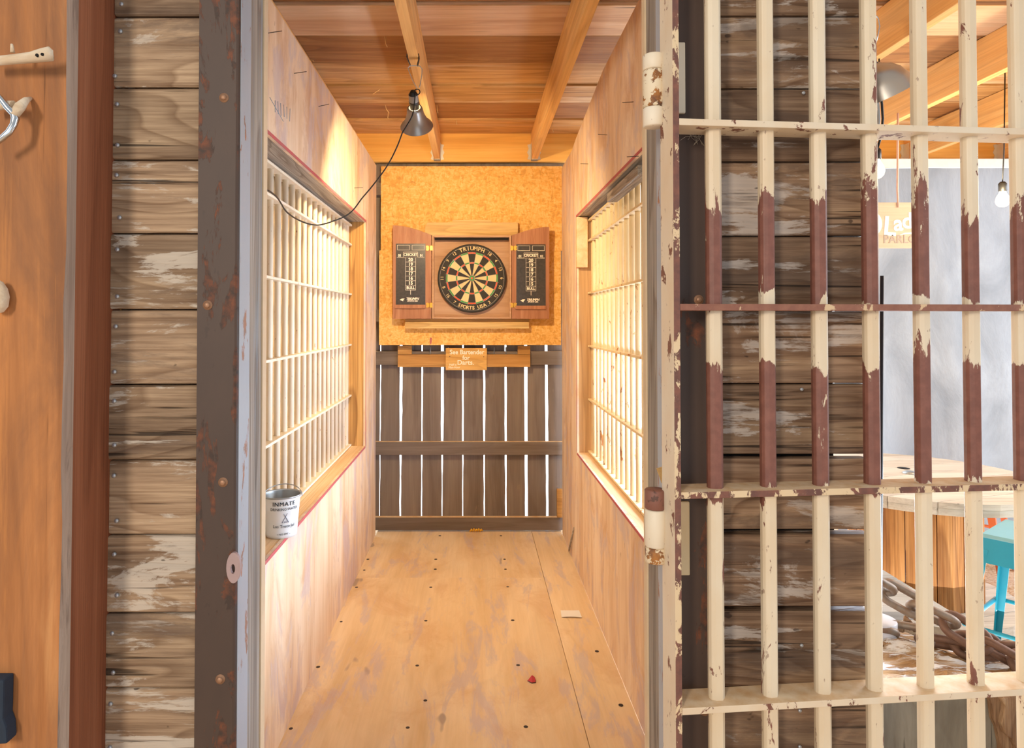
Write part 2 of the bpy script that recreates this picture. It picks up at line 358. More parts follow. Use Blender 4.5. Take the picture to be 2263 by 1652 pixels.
# ------------------------------------------------------------------ text
def text_mesh(s, size, mat, name='lettering', parent=None, xf=None, ext=.0006, bold=0.0, align='CENTER', sx=1.0, spacing=1.0):
    c = bpy.data.curves.new('txt', 'FONT'); c.body = s; c.size = 1.0; c.align_x = align; c.align_y = 'CENTER'; c.extrude = ext/size; c.offset = bold/size; c.resolution_u = 3
    c.space_character = spacing
    o = bpy.data.objects.new('txt', c); COL.objects.link(o)
    dg = bpy.context.evaluated_depsgraph_get(); me = bpy.data.meshes.new_from_object(o.evaluated_get(dg))
    bpy.data.objects.remove(o); bpy.data.curves.remove(c)
    bm = bmesh.new(); bm.from_mesh(me); bmesh.ops.triangulate(bm, faces=bm.faces); bm.to_mesh(me); bm.free()
    vs = [(p.co.x*sx*size, p.co.y*size, p.co.z*size) for p in me.vertices]; fs = [tuple(p.vertices) for p in me.polygons]; bpy.data.meshes.remove(me)
    return vs, fs
def text_into(mb, s, size, fn, mi=0, **kw):
    b_ = kw.get('bold', 0)
    if 'M' in s and b_:      # outline offset folds the M, so thicken by two slightly shifted copies
        kw['bold'] = 0; vs, fs = text_mesh(s, size, None, **kw)
        for dx, dz in ((-b_, 0), (b_, .00003)): mb.add([fn(p[0]+dx, p[1], p[2]+dz) for p in vs], fs, mi)
        return
    vs, fs = text_mesh(s, size, None, **kw); mb.add([fn(*p) for p in vs], fs, mi)
def plane_fn(c, rot=0.0, y=0):      # text on a wall facing the camera (-Y): local x -> X, local y -> Z
    cr, sr = math.cos(rot), math.sin(rot)
    return lambda a, b, d: (c[0] + a*cr - b*sr, c[1] - d - y, c[2] + a*sr + b*cr)

# ================================================================== SETTING
YB = 1.385                                    # front face of the board walls
bl = [-300, -130, 37, 193, 353, 516, 684, 850, 1017, 1183, 1355, 1520, 1690, 1857, 2024, 2191, 2272]
def board_wall(name, u_edges, xin, rows, gaps, bevel=.008):
    mb = MB()
    for i in range(len(rows)-1):
        zt = PY(800, rows[i], YB).z - .0012; zb = PY(800, rows[i+1], YB).z + .0012 + gaps.get(i+1, 0)
        x0, x1 = u_edges(i)
        mb.box(x0, x1, YB + R.uniform(-.003, .003), YB+.038, zb, zt)
    o = mb.build(name, M['boards' if 'left' in name else 'boards_r'], None, bevel, 3); struct(o); return o
wl = board_wall('wall_front_left', lambda i: (-.742 + R.uniform(-.004, .003) - .0009*i, -.50), 0, bl, {})
br = [-300, -130, 35, 195, 357, 521, 686, 848, 1012, 1180, 1350, 1520, 1690, 1857, 2024, 2191, 2272]
wr = board_wall('wall_front_right', lambda i: (.43, .806 + R.uniform(-.003, .004)), 0, br, {8: .006, 9: .008, 10: .008})
# nail heads
nm = MB().lathe([(0, -.002), (.003, -.0018), (.0045, -.0005), (.0045, .002)], (0,0,0), (0,1,0), 12)
n0 = None
def nail_at(parent, u, v, y, s=1.0):
    global n0
    if n0 is None:
        n0 = nm.build('nail', M['nail'], parent); o = n0
    else: o = cp(n0, parent)
    o.location = PY(u, v, y); o.scale = (s, s, s)
for i, v0 in enumerate(bl[:-1]):
    v1 = bl[i+1]; h = v1-v0
    for f in (.24, .80):
        vv = v0 + h*f + R.uniform(-6, 6)
        if -20 < vv < 1660: nail_at(wl, (268 - i*2 if R.random() < .8 else 255) + R.uniform(-4, 5), vv, YB-.0035, 1.0)
for u, v in ((1772, 1426), (1768, 1570), (1768, 1650), (1776, 205), (1772, 860)): nail_at(wr, u, v, YB-.0035, .8)
# stud backing behind the boards, gap shade put into its near black colour
st = struct(MB().box(-.742, -.518, 1.426, 1.52, -.06, 2.43).build('trim_1', M['dark']))
st2 = struct(MB().box(.428, .752, 1.428, 1.52, -.06, 2.43).build('trim_2', M['dark']))

# left timber post
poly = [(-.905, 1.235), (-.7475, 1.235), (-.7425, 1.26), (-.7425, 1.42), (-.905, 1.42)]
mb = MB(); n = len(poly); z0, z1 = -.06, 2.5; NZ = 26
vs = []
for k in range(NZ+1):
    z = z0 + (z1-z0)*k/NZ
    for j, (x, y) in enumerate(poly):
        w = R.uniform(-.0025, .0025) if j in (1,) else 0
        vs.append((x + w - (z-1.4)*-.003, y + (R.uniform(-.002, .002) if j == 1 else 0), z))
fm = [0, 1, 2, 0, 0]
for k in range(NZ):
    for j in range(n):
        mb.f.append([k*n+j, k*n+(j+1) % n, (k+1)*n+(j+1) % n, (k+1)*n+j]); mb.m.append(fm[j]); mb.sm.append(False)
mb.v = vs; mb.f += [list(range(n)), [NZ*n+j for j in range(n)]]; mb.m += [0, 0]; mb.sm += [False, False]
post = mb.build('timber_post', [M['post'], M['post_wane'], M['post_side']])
tag(post, 'thick reddish brown timber post with a pale waney edge at the far left', 'post')

# steel channels beside the opening
def channel(x_in, x_out, label, bolts, tab=None):
    s = 1 if x_out > x_in else -1
    root = root_at('steel_channel', ((x_in+x_out)/2, 1.36, -.06))
    t = .006; r = .006
    prof = [(x_out, 1.36), (x_in + s*r, 1.36), (x_in + s*r*.3, 1.36+r*.3), (x_in, 1.36+r), (x_in, 1.43), (x_in + s*t, 1.43), (x_in + s*t, 1.36+t+.002), (x_out, 1.36+t)]
    m = MB().prism(prof, lambda p: Vector((p[0], p[1], -.06)), lambda p: Vector((p[0], p[1], 2.5)))
    web = m.build('channel_section', M['steel']); adopt(root, web)
    fl_ = MB().box(*sorted((x_in - s*.0012, x_in - s*.0001)), 1.368, 1.4285, -.06, 2.5).build('flange_face', M['flange']); fl_['label'] = 'worn inner flange with cool daylight put into its blue grey'; adopt(root, fl_)
    for u, v in bolts:
        c = PY(u, v, 1.36)
        b = MB().lathe([(0, -.006), (.0045, -.0058), (.006, -.004), (.0062, -.0015), (.0095, -.0012), (.0098, .001)], c, (0,1,0), 18).build('bolt', M['bolt']); adopt(root, b)
    if tab:
        tb = MB(); c = PY(518, 1252, 1.357); pr = []
        N = 28
        for j in range(N):
            a = 2*PI*j/N; pr.append((.014*math.cos(a), .030*math.sin(a) ))
        ring_o = [Vector((c.x + p[0], c.y - .006, c.z + p[1])) for p in pr]; ring_i = [Vector((c.x - .001 + p[0]*.32, c.y - .006, c.z - .002 + p[1]*.32)) for p in pr]
        bo = [p + Vector((0, .008, 0)) for p in ring_o]; bi = [p + Vector((0, .008, 0)) for p in ring_i]
        vs = ring_o + ring_i + bo + bi; fs = []
        for j in range(N):
            k = (j+1) % N; fs += [(j, k, N+k, N+j), (2*N+j, 2*N+k, k, j), (N+j, N+k, 3*N+k, 3*N+j), (2*N+k, 2*N+j, 3*N+j, 3*N+k)]
        tb.add(vs, fs); o = tb.build('latch_tab', plain('tab_steel', '#a98f8c', .6, .2)); o['label'] = 'pinkish grey steel eye tab'; adopt(root, o)
    tag(root, label, 'steel post', 'steel channels beside the cell opening'); return root
channel(-.475, -.556, 'rusty dark steel channel left of the opening with bolt heads and an eye tab', [(495, 216), (459, 674), (493, 1065), (487, 1500)], True)
channel(.385, .482, 'dark steel channel right of the opening behind the gate', [(1544, 662), (1557, 1570)])

# timber jambs of the opening
def jamb(name, x_in, s, mat):
    m = MB().box(*sorted((x_in, x_in + s*.038)), 1.43, 1.519, -.02, 2.5)
    o = m.build(name, mat, None, .003, 2); struct(o)
    e = MB().box(*sorted((x_in - s*.003, x_in + s*.05)), 1.519, 1.548, -.02, 2.5).build('edge_strip', M['ply_edge'], o, .002); return o
jamb('trim_3', -.477, -1, M['jamb'])
jamb('trim_4', .386, 1, M['jamb_r'])

# plywood side walls, each with a window opening
ZS, ZH = .655, 1.966
def ply_wall(name, x, t, y0, y1, hy0, hy1, tops):
    # tops: list of (y, z) along top
    mb = MB(); xo = x + t
    ys = sorted(set([y0, y1, hy0, hy1] + [p[0] for p in tops]))
    def top(y):
        for (a, za), (b, zb) in zip(tops, tops[1:]):
            if a <= y <= b: return za + (zb-za)*(y-a)/(b-a)
        return tops[-1][1]
    for a, b in zip(ys, ys[1:]):
        segs = [(0, ZS), (ZH, None)] if a >= hy0-1e-6 and b <= hy1+1e-6 else [(0, None)]
        for z0_, z1_ in segs:
            za = top(a) if z1_ is None else z1_; zb = top(b) if z1_ is None else z1_
            P = [(x, a, z0_), (x, b, z0_), (x, b, zb), (x, a, za)]; Q = [(xo, p[1], p[2]) for p in P]
            mb.add(P+Q, [(0,1,2,3), (7,6,5,4), (0,4,5,1), (1,5,6,2), (2,6,7,3), (3,7,4,0)])
    o = mb.build(name, M['ply']); struct(o); return o
LW, RW = -.64, .57
HL = (1.78, 3.985); HR = (1.78, 3.79)
wall_l = ply_wall('wall_left', LW, -.012, 1.56, 4.40, HL[0], HL[1], [(1.56, 2.395), (4.40, 2.395)])
wall_r = ply_wall('wall_right', RW, .012, 1.56, 4.43, HR[0], HR[1], [(1.56, 2.50), (3.0, 2.50), (3.82, 2.41), (3.95, 2.385), (4.43, 2.383)])

def window(name, x, s, hy, head_mat, jm):
    # lining of the reveal, s = outward direction
    d = .135; xi, xo = sorted((x + s*.012, x + s*d))
    sill = MB().box(xi, xo, hy[0], hy[1], ZS-.03, ZS-.001).build(name, M['sill'], None, .002); struct(sill)
    MB().box(xi, xo, hy[0], hy[1], ZH+.001, ZH+.035).build('head_lining', head_mat, sill, .002)
    MB().box(xi, xo, hy[1]+.001, hy[1]+.036, ZS-.03, ZH+.035).build('jamb_lining', jm, sill, .002)
    MB().box(xi, xo, hy[0]-.036, hy[0]-.001, ZS-.03, ZH+.035).build('jamb_lining', jm, sill, .002)
    rx = sorted((x, x - s*.0012)); w = .012
    m = MB().box(rx[0], rx[1], hy[0], hy[1]+w, ZH, ZH+w).box(rx[0], rx[1], hy[1], hy[1]+w, ZS, ZH).box(rx[0], rx[1], hy[0], hy[1], ZS-w, ZS)
    o = m.build('painted_edge', M['red'], sill); o['label'] = 'red painted edge round the opening'
    return sill
window('window_1', LW, -1, HL, M['lining_grey'], M['jambwood'])
window('window_2', RW, 1, HR, M['lining_grey'], M['oldjamb'])

# window grilles
def grille(xc, hy, label, mat, barr, s, seed):
    rr = random.Random(seed)
    root = root_at('bar_grille', (xc, (hy[0]+hy[1])/2, ZS))
    first = None; y = hy[1] - .14 if s < 0 else hy[1]-.085
    y_end = hy[0] + .03
    zl, zh = ZS+.001, ZH-.001
    i = 0
    while y > y_end:
        b = MB().tube([(xc, y, zl+.004), (xc, y, zh-.004)], barr, 14).build('bar', mat); adopt(root, b); y -= .0985; i += 1
    for k, z in enumerate((ZH-.02, 1.832, 1.541, 1.246, .950, ZS+.007)):
        m = MB().box(xc-.024, xc+.024, hy[0]+.002, hy[1]-.002, z-.005, z+.005)
        adopt(root, m.build('crossbar', mat, None, .0015))
    pl = MB().box(xc-.006, xc+.006, hy[1]-.062, hy[1]-.002, zl, zh).build('end_plate', mat, None, .001); adopt(root, pl)
    tag(root, label, 'window bars', 'cream barred grilles in the side windows'); return root
grille(LW-.105, HL, 'cream painted steel bar grille in the left side window', M['cream'], .0115, -1, 3)
grille(RW+.085, HR, 'rust flecked cream bar grille in the right side window', M['cream_r'], .0115, 1, 5)
# panel behind left grille and neighbouring room
o = MB().box(-.86, -.84, 1.56, 4.47, 0, 2.39).build('wall_left_outer', M['panel']); struct(o)

# odd wood pieces in the right window
o = MB().box(.583, .628, 2.42, 2.98, ZH-.058, ZH-.021).build('wood_block', M['lining_grey'], None, .003); tag(o, 'timber block under the head of the right window opening', 'wood block')
a = PX(1279, 486, RW+.004); b = PX(1279, 590, RW+.004)
o = MB().box(RW-.003, RW+.058, HR[1]-.03, HR[1]-.0005, b.z, ZH-.002).build('wood_block', M['sill'], None, .003); tag(o, 'short pale timber block at the top of the right window far jamb', 'wood block')

# floor
mb = MB()
X0, X1, XS = LW, RW, .375
for x0, x1, y0, y1, dz in ((X0, XS-.0015, 1.40, 3.69, 0), (X0, XS-.0015, 3.693, 4.55, -.001), (XS+.0015, X1, 1.40, 4.55, -.002)):
    mb.box(x0, x1, y0, y1, -.02, dz)
fl = mb.build('floor', M['floorply'], None); struct(fl)
sm = MB().lathe([(0, .0012), (.006, .0012), (.008, .0004), (.008, -.001)], (0,0,0), (0,0,1), 12); s0 = None
pts = [(643,1609),(901,1607),(1162,1605),(1372,1557),(703,1473),(922,1470),(1145,1469),(1319,1438),(754,1373),(941,1371),(1133,1370),(788,1297),(952,1297),(1122,1296),(805,1259),(962,1257),(1117,1257),(813,1235),(963,1235),(1115,1235),(940,1547),(972,1183),(1107,1183)]
for u, v in pts:
    p = PZ(u, v, 0.0)
    if s0 is None: s0 = sm.build('screw', M['darkiron'], fl); o = s0
    else: o = cp(s0, fl)
    k = R.uniform(.8, 1.1); o.scale = (k, k, 1); o.location = (p.x, p.y, .0)
# outside ground
g = MB()
NX = 40; gx = [-3 + 12*i/NX for i in range(NX+1)]; gy = [-1.5 + 6.3*i/NX for i in range(NX+1)]
g.add([(x, y, -.062 + R.uniform(-.006, .004)) for x in gx for y in gy], [(i*(NX+1)+j, (i+1)*(NX+1)+j, (i+1)*(NX+1)+j+1, i*(NX+1)+j+1) for i in range(NX) for j in range(NX)], 0, True)
o = g.build('floor_ground', M['ground'], recalc=False); struct(o)

# ceiling deck
mb = MB(); ZD = CZ + 1.228
ye = [4.60, 4.48, 4.15, 3.83, 3.547, 3.24, 2.917, 2.625, 2.33, 2.03, 1.73, 1.45]
dk = [0, 0, 2, 0, 0, 2, 1, 2, 0, 1, 0]; dz_ = [.004, 0, .010, .002, .012, .003, .0, .011, .004, 0, .006]
for (a, b), q_, z_ in zip(zip(ye, ye[1:]), dk, dz_):
    mb.box(-1.3, 5.2, b+.004, a-.004, ZD + z_, ZD+.035, q_)
ceil = mb.build('ceiling', [M['deck'], M['deck_pale'], M['deck_dark']], None, .003); struct(ceil)
MB().box(-1.3, 5.2, 1.4, 4.6, ZD+.036, ZD+.05).build('roof_skin', M['dark'], ceil)
# joists
jl = ['pine ceiling joist along the top of the left wall', 'pine joist above the passage with the clamp lamp hooked on it', 'pine joist above the passage with a chipped lower edge, right of the lamp',
      'joist just outside the right passage wall', 'second joist right of the passage, mostly hidden behind the board wall', 'joist behind the hanging metal lamp, upper left of the bar room', 'joist in the middle of the bar room ceiling with a knot', 'rightmost visible joist in the bar room', 'joist at the far right edge of the bar room']
for k, lb in zip(range(-2, 7), jl):
    x = .37 + .612*k
    if k == -2: x = -.815
    if k == -1: x = -.265
    m = MB().box(x, x+.040, 1.46, 4.44, CZ+1.046 if k != -2 else CZ+1.03, ZD-.001)
    o = m.build('ceiling_joist', M['joist'], None, .003); tag(o, lb, 'joist', 'pine joists under the roof deck')
o = MB().box(-.79, 5.2, 4.442, 4.482, CZ+1.04, ZD-.001).build('header_beam', M['header'], None, .002); tag(o, 'wide pine header beam across the back carrying the joists', 'beam')
# joist hangers
def hanger(x, label):
    m = MB(); z0 = CZ+1.05
    for s in (-1, 1):
        pts = [(0, 0), (.022, .005), (.014, .03), (.024, .05), (.014, .075), (.022, .10), (0, .105)]
        xx = x + .020 + s*.0215
        m.prism(pts, lambda p: Vector((xx + s*p[0], 4.4405, z0+p[1])), lambda p: Vector((xx + s*p[0], 4.4375, z0+p[1])))
        m.box(min(xx, xx+s*.0015), max(xx, xx+s*.0015), 4.38, 4.44, z0, z0+.10)
    m.box(x-.0015, x+.0415, 4.385, 4.44, z0-.0075, z0-.0045)
    o = m.build('joist_hanger', plain('hanger_zinc', '#dcd6c6', .35, .6)); tag(o, label, 'bracket', 'galvanised joist hangers on the header')
hanger(-.265, 'galvanised hanger at the back end of the lamp joist')
hanger(.37, 'galvanised hanger at the back end of the chipped joist')
hanger(.37+.612*4, 'galvanised hanger left of two in the bar room')
hanger(.37+.612*5, 'galvanised hanger right of two in the bar room')

m = MB()
for (u0, v0, u1, v1, y) in ((850, 80, 856, 104, 2.9), (824, 208, 845, 186, 3.6), (826, 190, 846, 188, 3.6), (852, 232, 860, 250, 3.75), (858, 250, 858, 262, 3.75), (966, 232, 968, 250, 3.8), (1222, 268, 1223, 292, 4.2), (1008, 264, 1010, 276, 4.1), (1135, 140, 1140, 160, 3.4), (684, 132, 694, 136, 3.1)):
    a = PY(u0, v0, y); b = PY(u1, v1, y); sag = Vector((R.uniform(-.01, .01), 0, R.uniform(-.012, .004)))
    up = Vector((a.x, a.y + .0, ZD + .002)) if abs(a.z - ZD) > .02 else a
    m.tube([a, (a+b)/2 + sag, b], .0016, 5)
o = m.build('straw_wisps', M['straw']); tag(o, 'loose wisps of straw caught under the roof boards', 'straw', None, 'stuff')

# ------------------------------------------------------------------ back wall: osb + fence
YO = 4.43
a = PY(842, 367, YO); b = PY(1243, 553.2, YO)
o = MB().box(a.x, b.x, YO, YO+.0108, b.z, a.z).build('osb_panel', M['osb']); tag(o, 'upper orange lit strand board panel under the header', 'board')
a = PY(838, 553, YO-.012); b = PY(1240, 762, YO-.012)
o = MB().box(a.x, b.x, YO-.012, YO+.0108, b.z, PY(842, 553.6, YO).z).build('osb_panel', M['osb']); tag(o, 'lower strand board panel behind the dartboard cabinet', 'board')
p = PY(952, 753, YO-.0125); q_ = MB().prism([(-.006, .022), (.007, .022), (.006, -.004), (.002, -.024), (-.005, -.018)], lambda t_: Vector((p.x+t_[0], YO-.0126, p.z+t_[1])), lambda t_: Vector((p.x+t_[0], YO-.0121, p.z+t_[1]))).build('paint_drip', M['red'], o); q_['label'] = 'red paint smear'
fr = root_at('plank_fence', (-.03, 4.52, 0))
slits = [(842, 3.5, 2.5), (887, 10, 5), (933.5, 5, 3), (978, 10, 3), (1023, 5.5, 2.6), (1070, 6.5, 3.5), (1117, 7.5, 5), (1161.6, 11.5, 9.5), (1207, 10, 8.5)]
YF = 4.53; zt, zb = 2.60, .008
def edge(i, side, z):
    if i < 0 or i >= len(slits): return PY(800 if i < 0 else 1252, 707, YF).x
    u, w1, w2 = slits[i]; v = 1178 - (z)/(1.39)*471
    f = max(0, min(1, (v-930)/130)); w = w1 + (w2-w1)*f
    rr = random.Random(int(i*100 + (5 if side > 0 else 0) + round(z*20)*7))
    return PY(u - .006*(v-707)*((u-1049)/-200) + side*((w*.5*.62 + rr.uniform(-.45, .45)) if z < 2.2 else -.3), 707, YF).x
for i in range(len(slits)+1):
    zs = [zb + (zt-zb)*k/30 for k in range(31)]
    L = [(edge(i-1, 1, z), z) for z in zs]; Rr = [(edge(i, -1, z), z) for z in zs]
    m = MB().prism(L + Rr[::-1], lambda p: Vector((p[0], YF, p[1])), lambda p: Vector((p[0], YF+.016, p[1])))
    adopt(fr, m.build('plank', M['fence']))
for v0, v1, dx in ((776, 806, 0), (976, 1005, 0), (1143, 1171, .0)):
    a = PY(830, v0, 4.49); b = PY(1262, v1, 4.49)
    o = MB().box(-.70, .66, 4.49, YF-.001, b.z, a.z).build('rail', [M['fence_rail'], M['dust']], None, .002); adopt(fr, o)
    for p in o.data.polygons:
        if p.normal.z > .6: p.material_index = 1  # dusty rail tops, their lit tone put into the tan
for z in (2.25, 1.42): adopt(fr, MB().box(-.66, .60, 4.441, YF-.001, z-.04, z+.04).build('rail', M['fence_rail']))
tag(fr, 'dark brown vertical plank fence with daylight slits across the back', 'fence')

# boards round the cabinet
def pbox(u0, v0, u1, v1, y0, y1, mb=None, mi=0):
    a = PY(u0, v0, y0); b = PY(u1, v1, y0); return (mb or MB()).box(a.x, b.x, y0, y1, b.z, a.z, mi)
a = PY(938, 520, 4.38); b = PY(1145, 491, 4.38)
poly = [(a.x, a.z), (b.x, a.z), (b.x, b.z+.002), (b.x-.008, b.z), (a.x+.018, b.z), (a.x+.004, b.z-.03)]
o = MB().prism(poly, lambda p: Vector((p[0], 4.385, p[1])), lambda p: Vector((p[0], YO-.0121, p[1]))).build('mounting_board', M['palewood'], None, .002); tag(o, 'pale board fixed above the dartboard cabinet', 'board')
o = pbox(1000, 486, 1086, 491.5, 4.395, YO-.0121).build('mounting_board', M['palewood']); tag(o, 'thin pale strip on top of the board above the cabinet', 'board')
o = pbox(896, 704.6, 1170, 711, 4.375, YO-.0121).build('ledge_board', M['brownwood'], None, .001); tag(o, 'thin upper ledge strip directly under the dartboard cabinet', 'board')
o = pbox(895, 711.3, 1169, 725.5, 4.365, YO-.0121).build('ledge_board', M['palewood'], None, .001); tag(o, 'thicker lower ledge board under the dartboard cabinet', 'board')

# dartboard cabinet
YC = 4.335
cab = root_at('dartboard_cabinet', PY(1042, 704, 4.40))
m = pbox(955, 521, 1130, 704, YC+.05, YO-.0121, None, 1)
a = PY(955, 520, YC); b = PY(1130, 704, YC); t = .012
m2 = MB().box(a.x, a.x+t, YC, YO-.0121, b.z, a.z).box(b.x-t, b.x, YC, YO-.0121, b.z, a.z).box(a.x+t, b.x-t, YC, YO-.0121, b.z, b.z+t).box(a.x+t, b.x-t, YC, YO-.0121, a.z-t, a.z)
adopt(cab, m2.build('cabinet_case', M['cabback'], None, .001), m.build('back_panel', [M['cabback'], M['cabback']]))
o = pbox(961, 523.5, 1124, 530, YC+.012, YC+.02).build('magnet_strip', M['dark']); adopt(cab, o)
def door(s):
    if s < 0: uo, ui, vt_o, vt_i = 868, 953.5, 497.5, 519
    else: uo, ui, vt_o, vt_i = 1214, 1131, 501, 520
    vb = 704
    A = PY(uo, vt_o, YC); B = PY(ui, vt_i, YC); D = PY(uo, vb, YC)
    pts = [(D.x, D.z), (B.x, D.z), (B.x, B.z)]
    for k in range(1, 10):
        f = k/10; pts.append((B.x + (A.x-B.x)*f, B.z + (A.z-B.z)*math.sin(f*PI/2*.98)))
    pts.append((A.x, A.z))
    d = MB().prism(pts, lambda p: Vector((p[0], YC-.001, p[1])), lambda p: Vector((p[0], YC+.017, p[1]))).build('door', M['redwood'], None, .0012)
    adopt(cab, d)
    u0, u1 = (875, 940) if s < 0 else (1141, 1206); v0, v1 = (538, 673) if s < 0 else (539.5, 675)
    sb = pbox(u0, v0, u1, v1, YC-.003, YC-.0012).build('scoreboard', M['chalk']); sb.parent = d
    a = PY(u0, v0, YC-.003); b = PY(u1, v1, YC-.003); w = b.x-a.x; h = a.z-b.z; y = YC-.0034
    def X(f): return a.x + w*f
    def Z(f): return a.z - h*f
    L = MB()
    def ln(x0, z0, x1, z1, t=.0014):
        L.box(min(x0, x1)-t/2, max(x0, x1)+t/2, y-.0003, y+.0003, min(z0, z1)-t/2, max(z0, z1)+t/2)
    def rc(f0, g0, f1, g1, t=.0016):
        ln(X(f0), Z(g0), X(f1), Z(g0), t); ln(X(f0), Z(g1), X(f1), Z(g1), t); ln(X(f0), Z(g0), X(f0), Z(g1), t); ln(X(f1), Z(g0), X(f1), Z(g1), t)
    rc(.05, .025, .46, .105); rc(.55, .025, .96, .105); rc(.26, .14, .74, .225)
    ln(X(.04), Z(.225), X(.96), Z(.225), .0022)
    for k in range(8): ln(X(.33), Z(.225 + k*.0765), X(.67), Z(.225 + k*.0765), .0014)
    ln(X(.33), Z(.225), X(.33), Z(.76)); ln(X(.67), Z(.225), X(.67), Z(.76)); ln(X(.5), Z(.76), X(.5), Z(.83), .0024)
    def tx(s_, f, g, size, bold=.0005, sx=1.0): text_into(L, s_, size, plane_fn((X(f), y, Z(g))), bold=bold, sx=sx)
    tx('CRICKET', .5, .182, .0235, .0007, .95); tx('01', .13, .195, .021, .0006); tx('01', .87, .195, .021, .0006)
    for k, s_ in enumerate(('20', '19', '18', '17', '16', '15')): tx(s_, .5, .265 + k*.0765, .029, .0009)
    tx('BULL', .5, .724, .0235, .0007)
    text_into(L, 'TRIUMPH', .0225, lambda p, q, r: (X(.57) + p + q*.25, y - r, Z(.905) + q), bold=.0009, sx=.85)
    text_into(L, 'SPORTS USA', .0125, lambda p, q, r: (X(.57) + p + q*.25, y - r, Z(.94) + q), bold=.0003, sx=.95)
    cx, cz = X(.23), Z(.92)
    L.prism([(-.018, 0), (-.004, .008), (.014, .009), (.004, .002), (.012, 0), (.002, -.003), (.004, -.010)], lambda p: Vector((cx+p[0], y-.0003, cz+p[1])), lambda p: Vector((cx+p[0], y+.0003, cz+p[1])))
    o = L.build('score_lettering', M['white'], sb, recalc=False)
    tr = pbox(u0-2, v1, u1, v1+8, YC-.014, YC-.0012).build('chalk_tray', M['redwood'], d, .001)
    for v in (548, 674):
        m = MB(); uu = 947 if s < 0 else 1137
        c = PY(uu + (2 if s < 0 else -2), v, YC)
        m.prism([(-.022, -.013), (-.010, -.016), (-.002, -.010), (.010, -.016), (.022, -.012), (.018, 0), (.022, .012), (.010, .016), (-.002, .010), (-.012, .016), (-.022, .013), (-.018, 0)],
                lambda p: Vector((c.x+p[0], YC-.0035, c.z+p[1])), lambda p: Vector((c.x+p[0], YC-.0012, c.z+p[1])))
        m.tube([(c.x, YC-.004, c.z-.014), (c.x, YC-.004, c.z+.014)], .003, 8)
        m.build('hinge', M['brass'], d)
for s in (-1, 1): door(s)
tag(cab, 'open red-brown wooden dartboard cabinet with black scoreboards on both doors', 'cabinet')

# dartboard
YD_ = YC+.012
c = PY(1043, 614.5, YD_); RB = 76.2*YD_/F*1.0
db = root_at('dartboard', (c.x, YC+.05, c.z))
rim = MB().lathe([(0, .036), (RB*.97, .036), (RB, .03), (RB, .008), (RB*.985, .001), (RB*.965, 0), (0, 0)], c, (0,1,0), 72).build('rim', M['db_black']); adopt(db, rim)
fm = MB(); k = RB/.2285
rad = [0, .0075*k, .0175*k, .097*k, .1065*k, .162*k, .172*k]
def pol(r, a, y): return (c.x + r*math.sin(a), c.y - y, c.z + r*math.cos(a))
for i in range(20):
    a0, a1 = (i-.5)*PI/10, (i+.5)*PI/10; ev = i % 2 == 0
    for q, (r0, r1) in enumerate(zip(rad, rad[1:])):
        mi = [2, 3, 0 if ev else 1, 2 if ev else 3, 0 if ev else 1, 2 if ev else 3][q]
        N = 3
        vs = [pol(r0, a0 + (a1-a0)*j/N, .0015) for j in range(N+1)] + [pol(r1, a0 + (a1-a0)*j/N, .0015) for j in range(N+1)]
        fm.add(vs, [(j, j+1, N+2+j, N+1+j) for j in range(N)], mi)
adopt(db, fm.build('scoring_face', [M['db_black'], M['db_cream'], M['db_red'], M['db_green']], None, recalc=False))
wm = MB()
for r in rad[1:]: wm.tube([pol(r, 2*PI*j/60, .003) for j in range(60)], .0008, 4, 0, True)
for i in range(20): wm.tube([pol(.0175*k, (i-.5)*PI/10, .003), pol(.180*k, (i-.5)*PI/10, .003)], .0008, 4)
wm.tube([pol(.213*k, 2*PI*j/60, .003) for j in range(60)], .0009, 4, 0, True)
adopt(db, wm.build('wire_frame', M['db_wire']))
nums = [20, 1, 18, 4, 13, 6, 10, 15, 2, 17, 3, 19, 7, 16, 8, 11, 14, 9, 12, 5]
for i, q in enumerate(nums):
    if i in (0, 1, 19, 9, 10, 11): continue
    a = i*PI/10; p = pol(.197*k, a, .0035); rot = -a if not 6 <= i <= 14 else -a + PI
    nmb = MB(); text_into(nmb, str(q), .028*k, plane_fn(p, rot), bold=.0004); adopt(db, nmb.build('number', M['db_cream'], None, recalc=False))
def arc_text(s_, rr, size, bottom=False, step=.1):
    n_ = len(s_)
    for j, ch in enumerate(s_):
        off = (j-(n_-1)/2)*step
        a = off if not bottom else PI - off
        text_into(nmb, ch, size, plane_fn(pol(rr, a, .0035), -a if not bottom else -a+PI), bold=.0008)
for a_ in (('TRIUMPH', .197*k, .036*k, False, .125), ('SPORTS USA', .197*k, .032*k, True, .098)):
    nmb = MB(); arc_text(*a_); adopt(db, nmb.build('ring_lettering', M['db_cream'], None, recalc=False))
tag(db, 'round black and cream dartboard with red and green rings hanging in the cabinet', 'dartboard')

# brown batten with two cleats, and the small sign
o = pbox(879, 783, 1172, 811, 4.462, 4.4899).build('batten', M['brownwood'], None, .002); tag(o, 'long orange brown batten across the fence behind the small sign', 'board')
o = pbox(879, 764, 910, 782.5, 4.47, 4.4895).build('cleat', M['brownwood'], None, .002); tag(o, 'short upright cleat on the left end of the batten', 'board', 'cleats on the batten')
o = pbox(1144, 764, 1172, 782.5, 4.47, 4.4895).build('cleat', M['brownwood'], None, .002); tag(o, 'short upright cleat on the right end of the batten', 'board', 'cleats on the batten')
a = PY(985, 769, 4.445); b = PY(1076, 817.5, 4.445)
sg = root_at('wooden_sign', ((a.x+b.x)/2, 4.45, b.z))
bd = MB().box(a.x, b.x, 4.443, 4.461, b.z, a.z).build('sign_board', M['signwood'], None, .0015)
L = MB(); yy = 4.4425
def at(u, v): q = PY(u, v, yy); return (q.x, q.y, q.z)
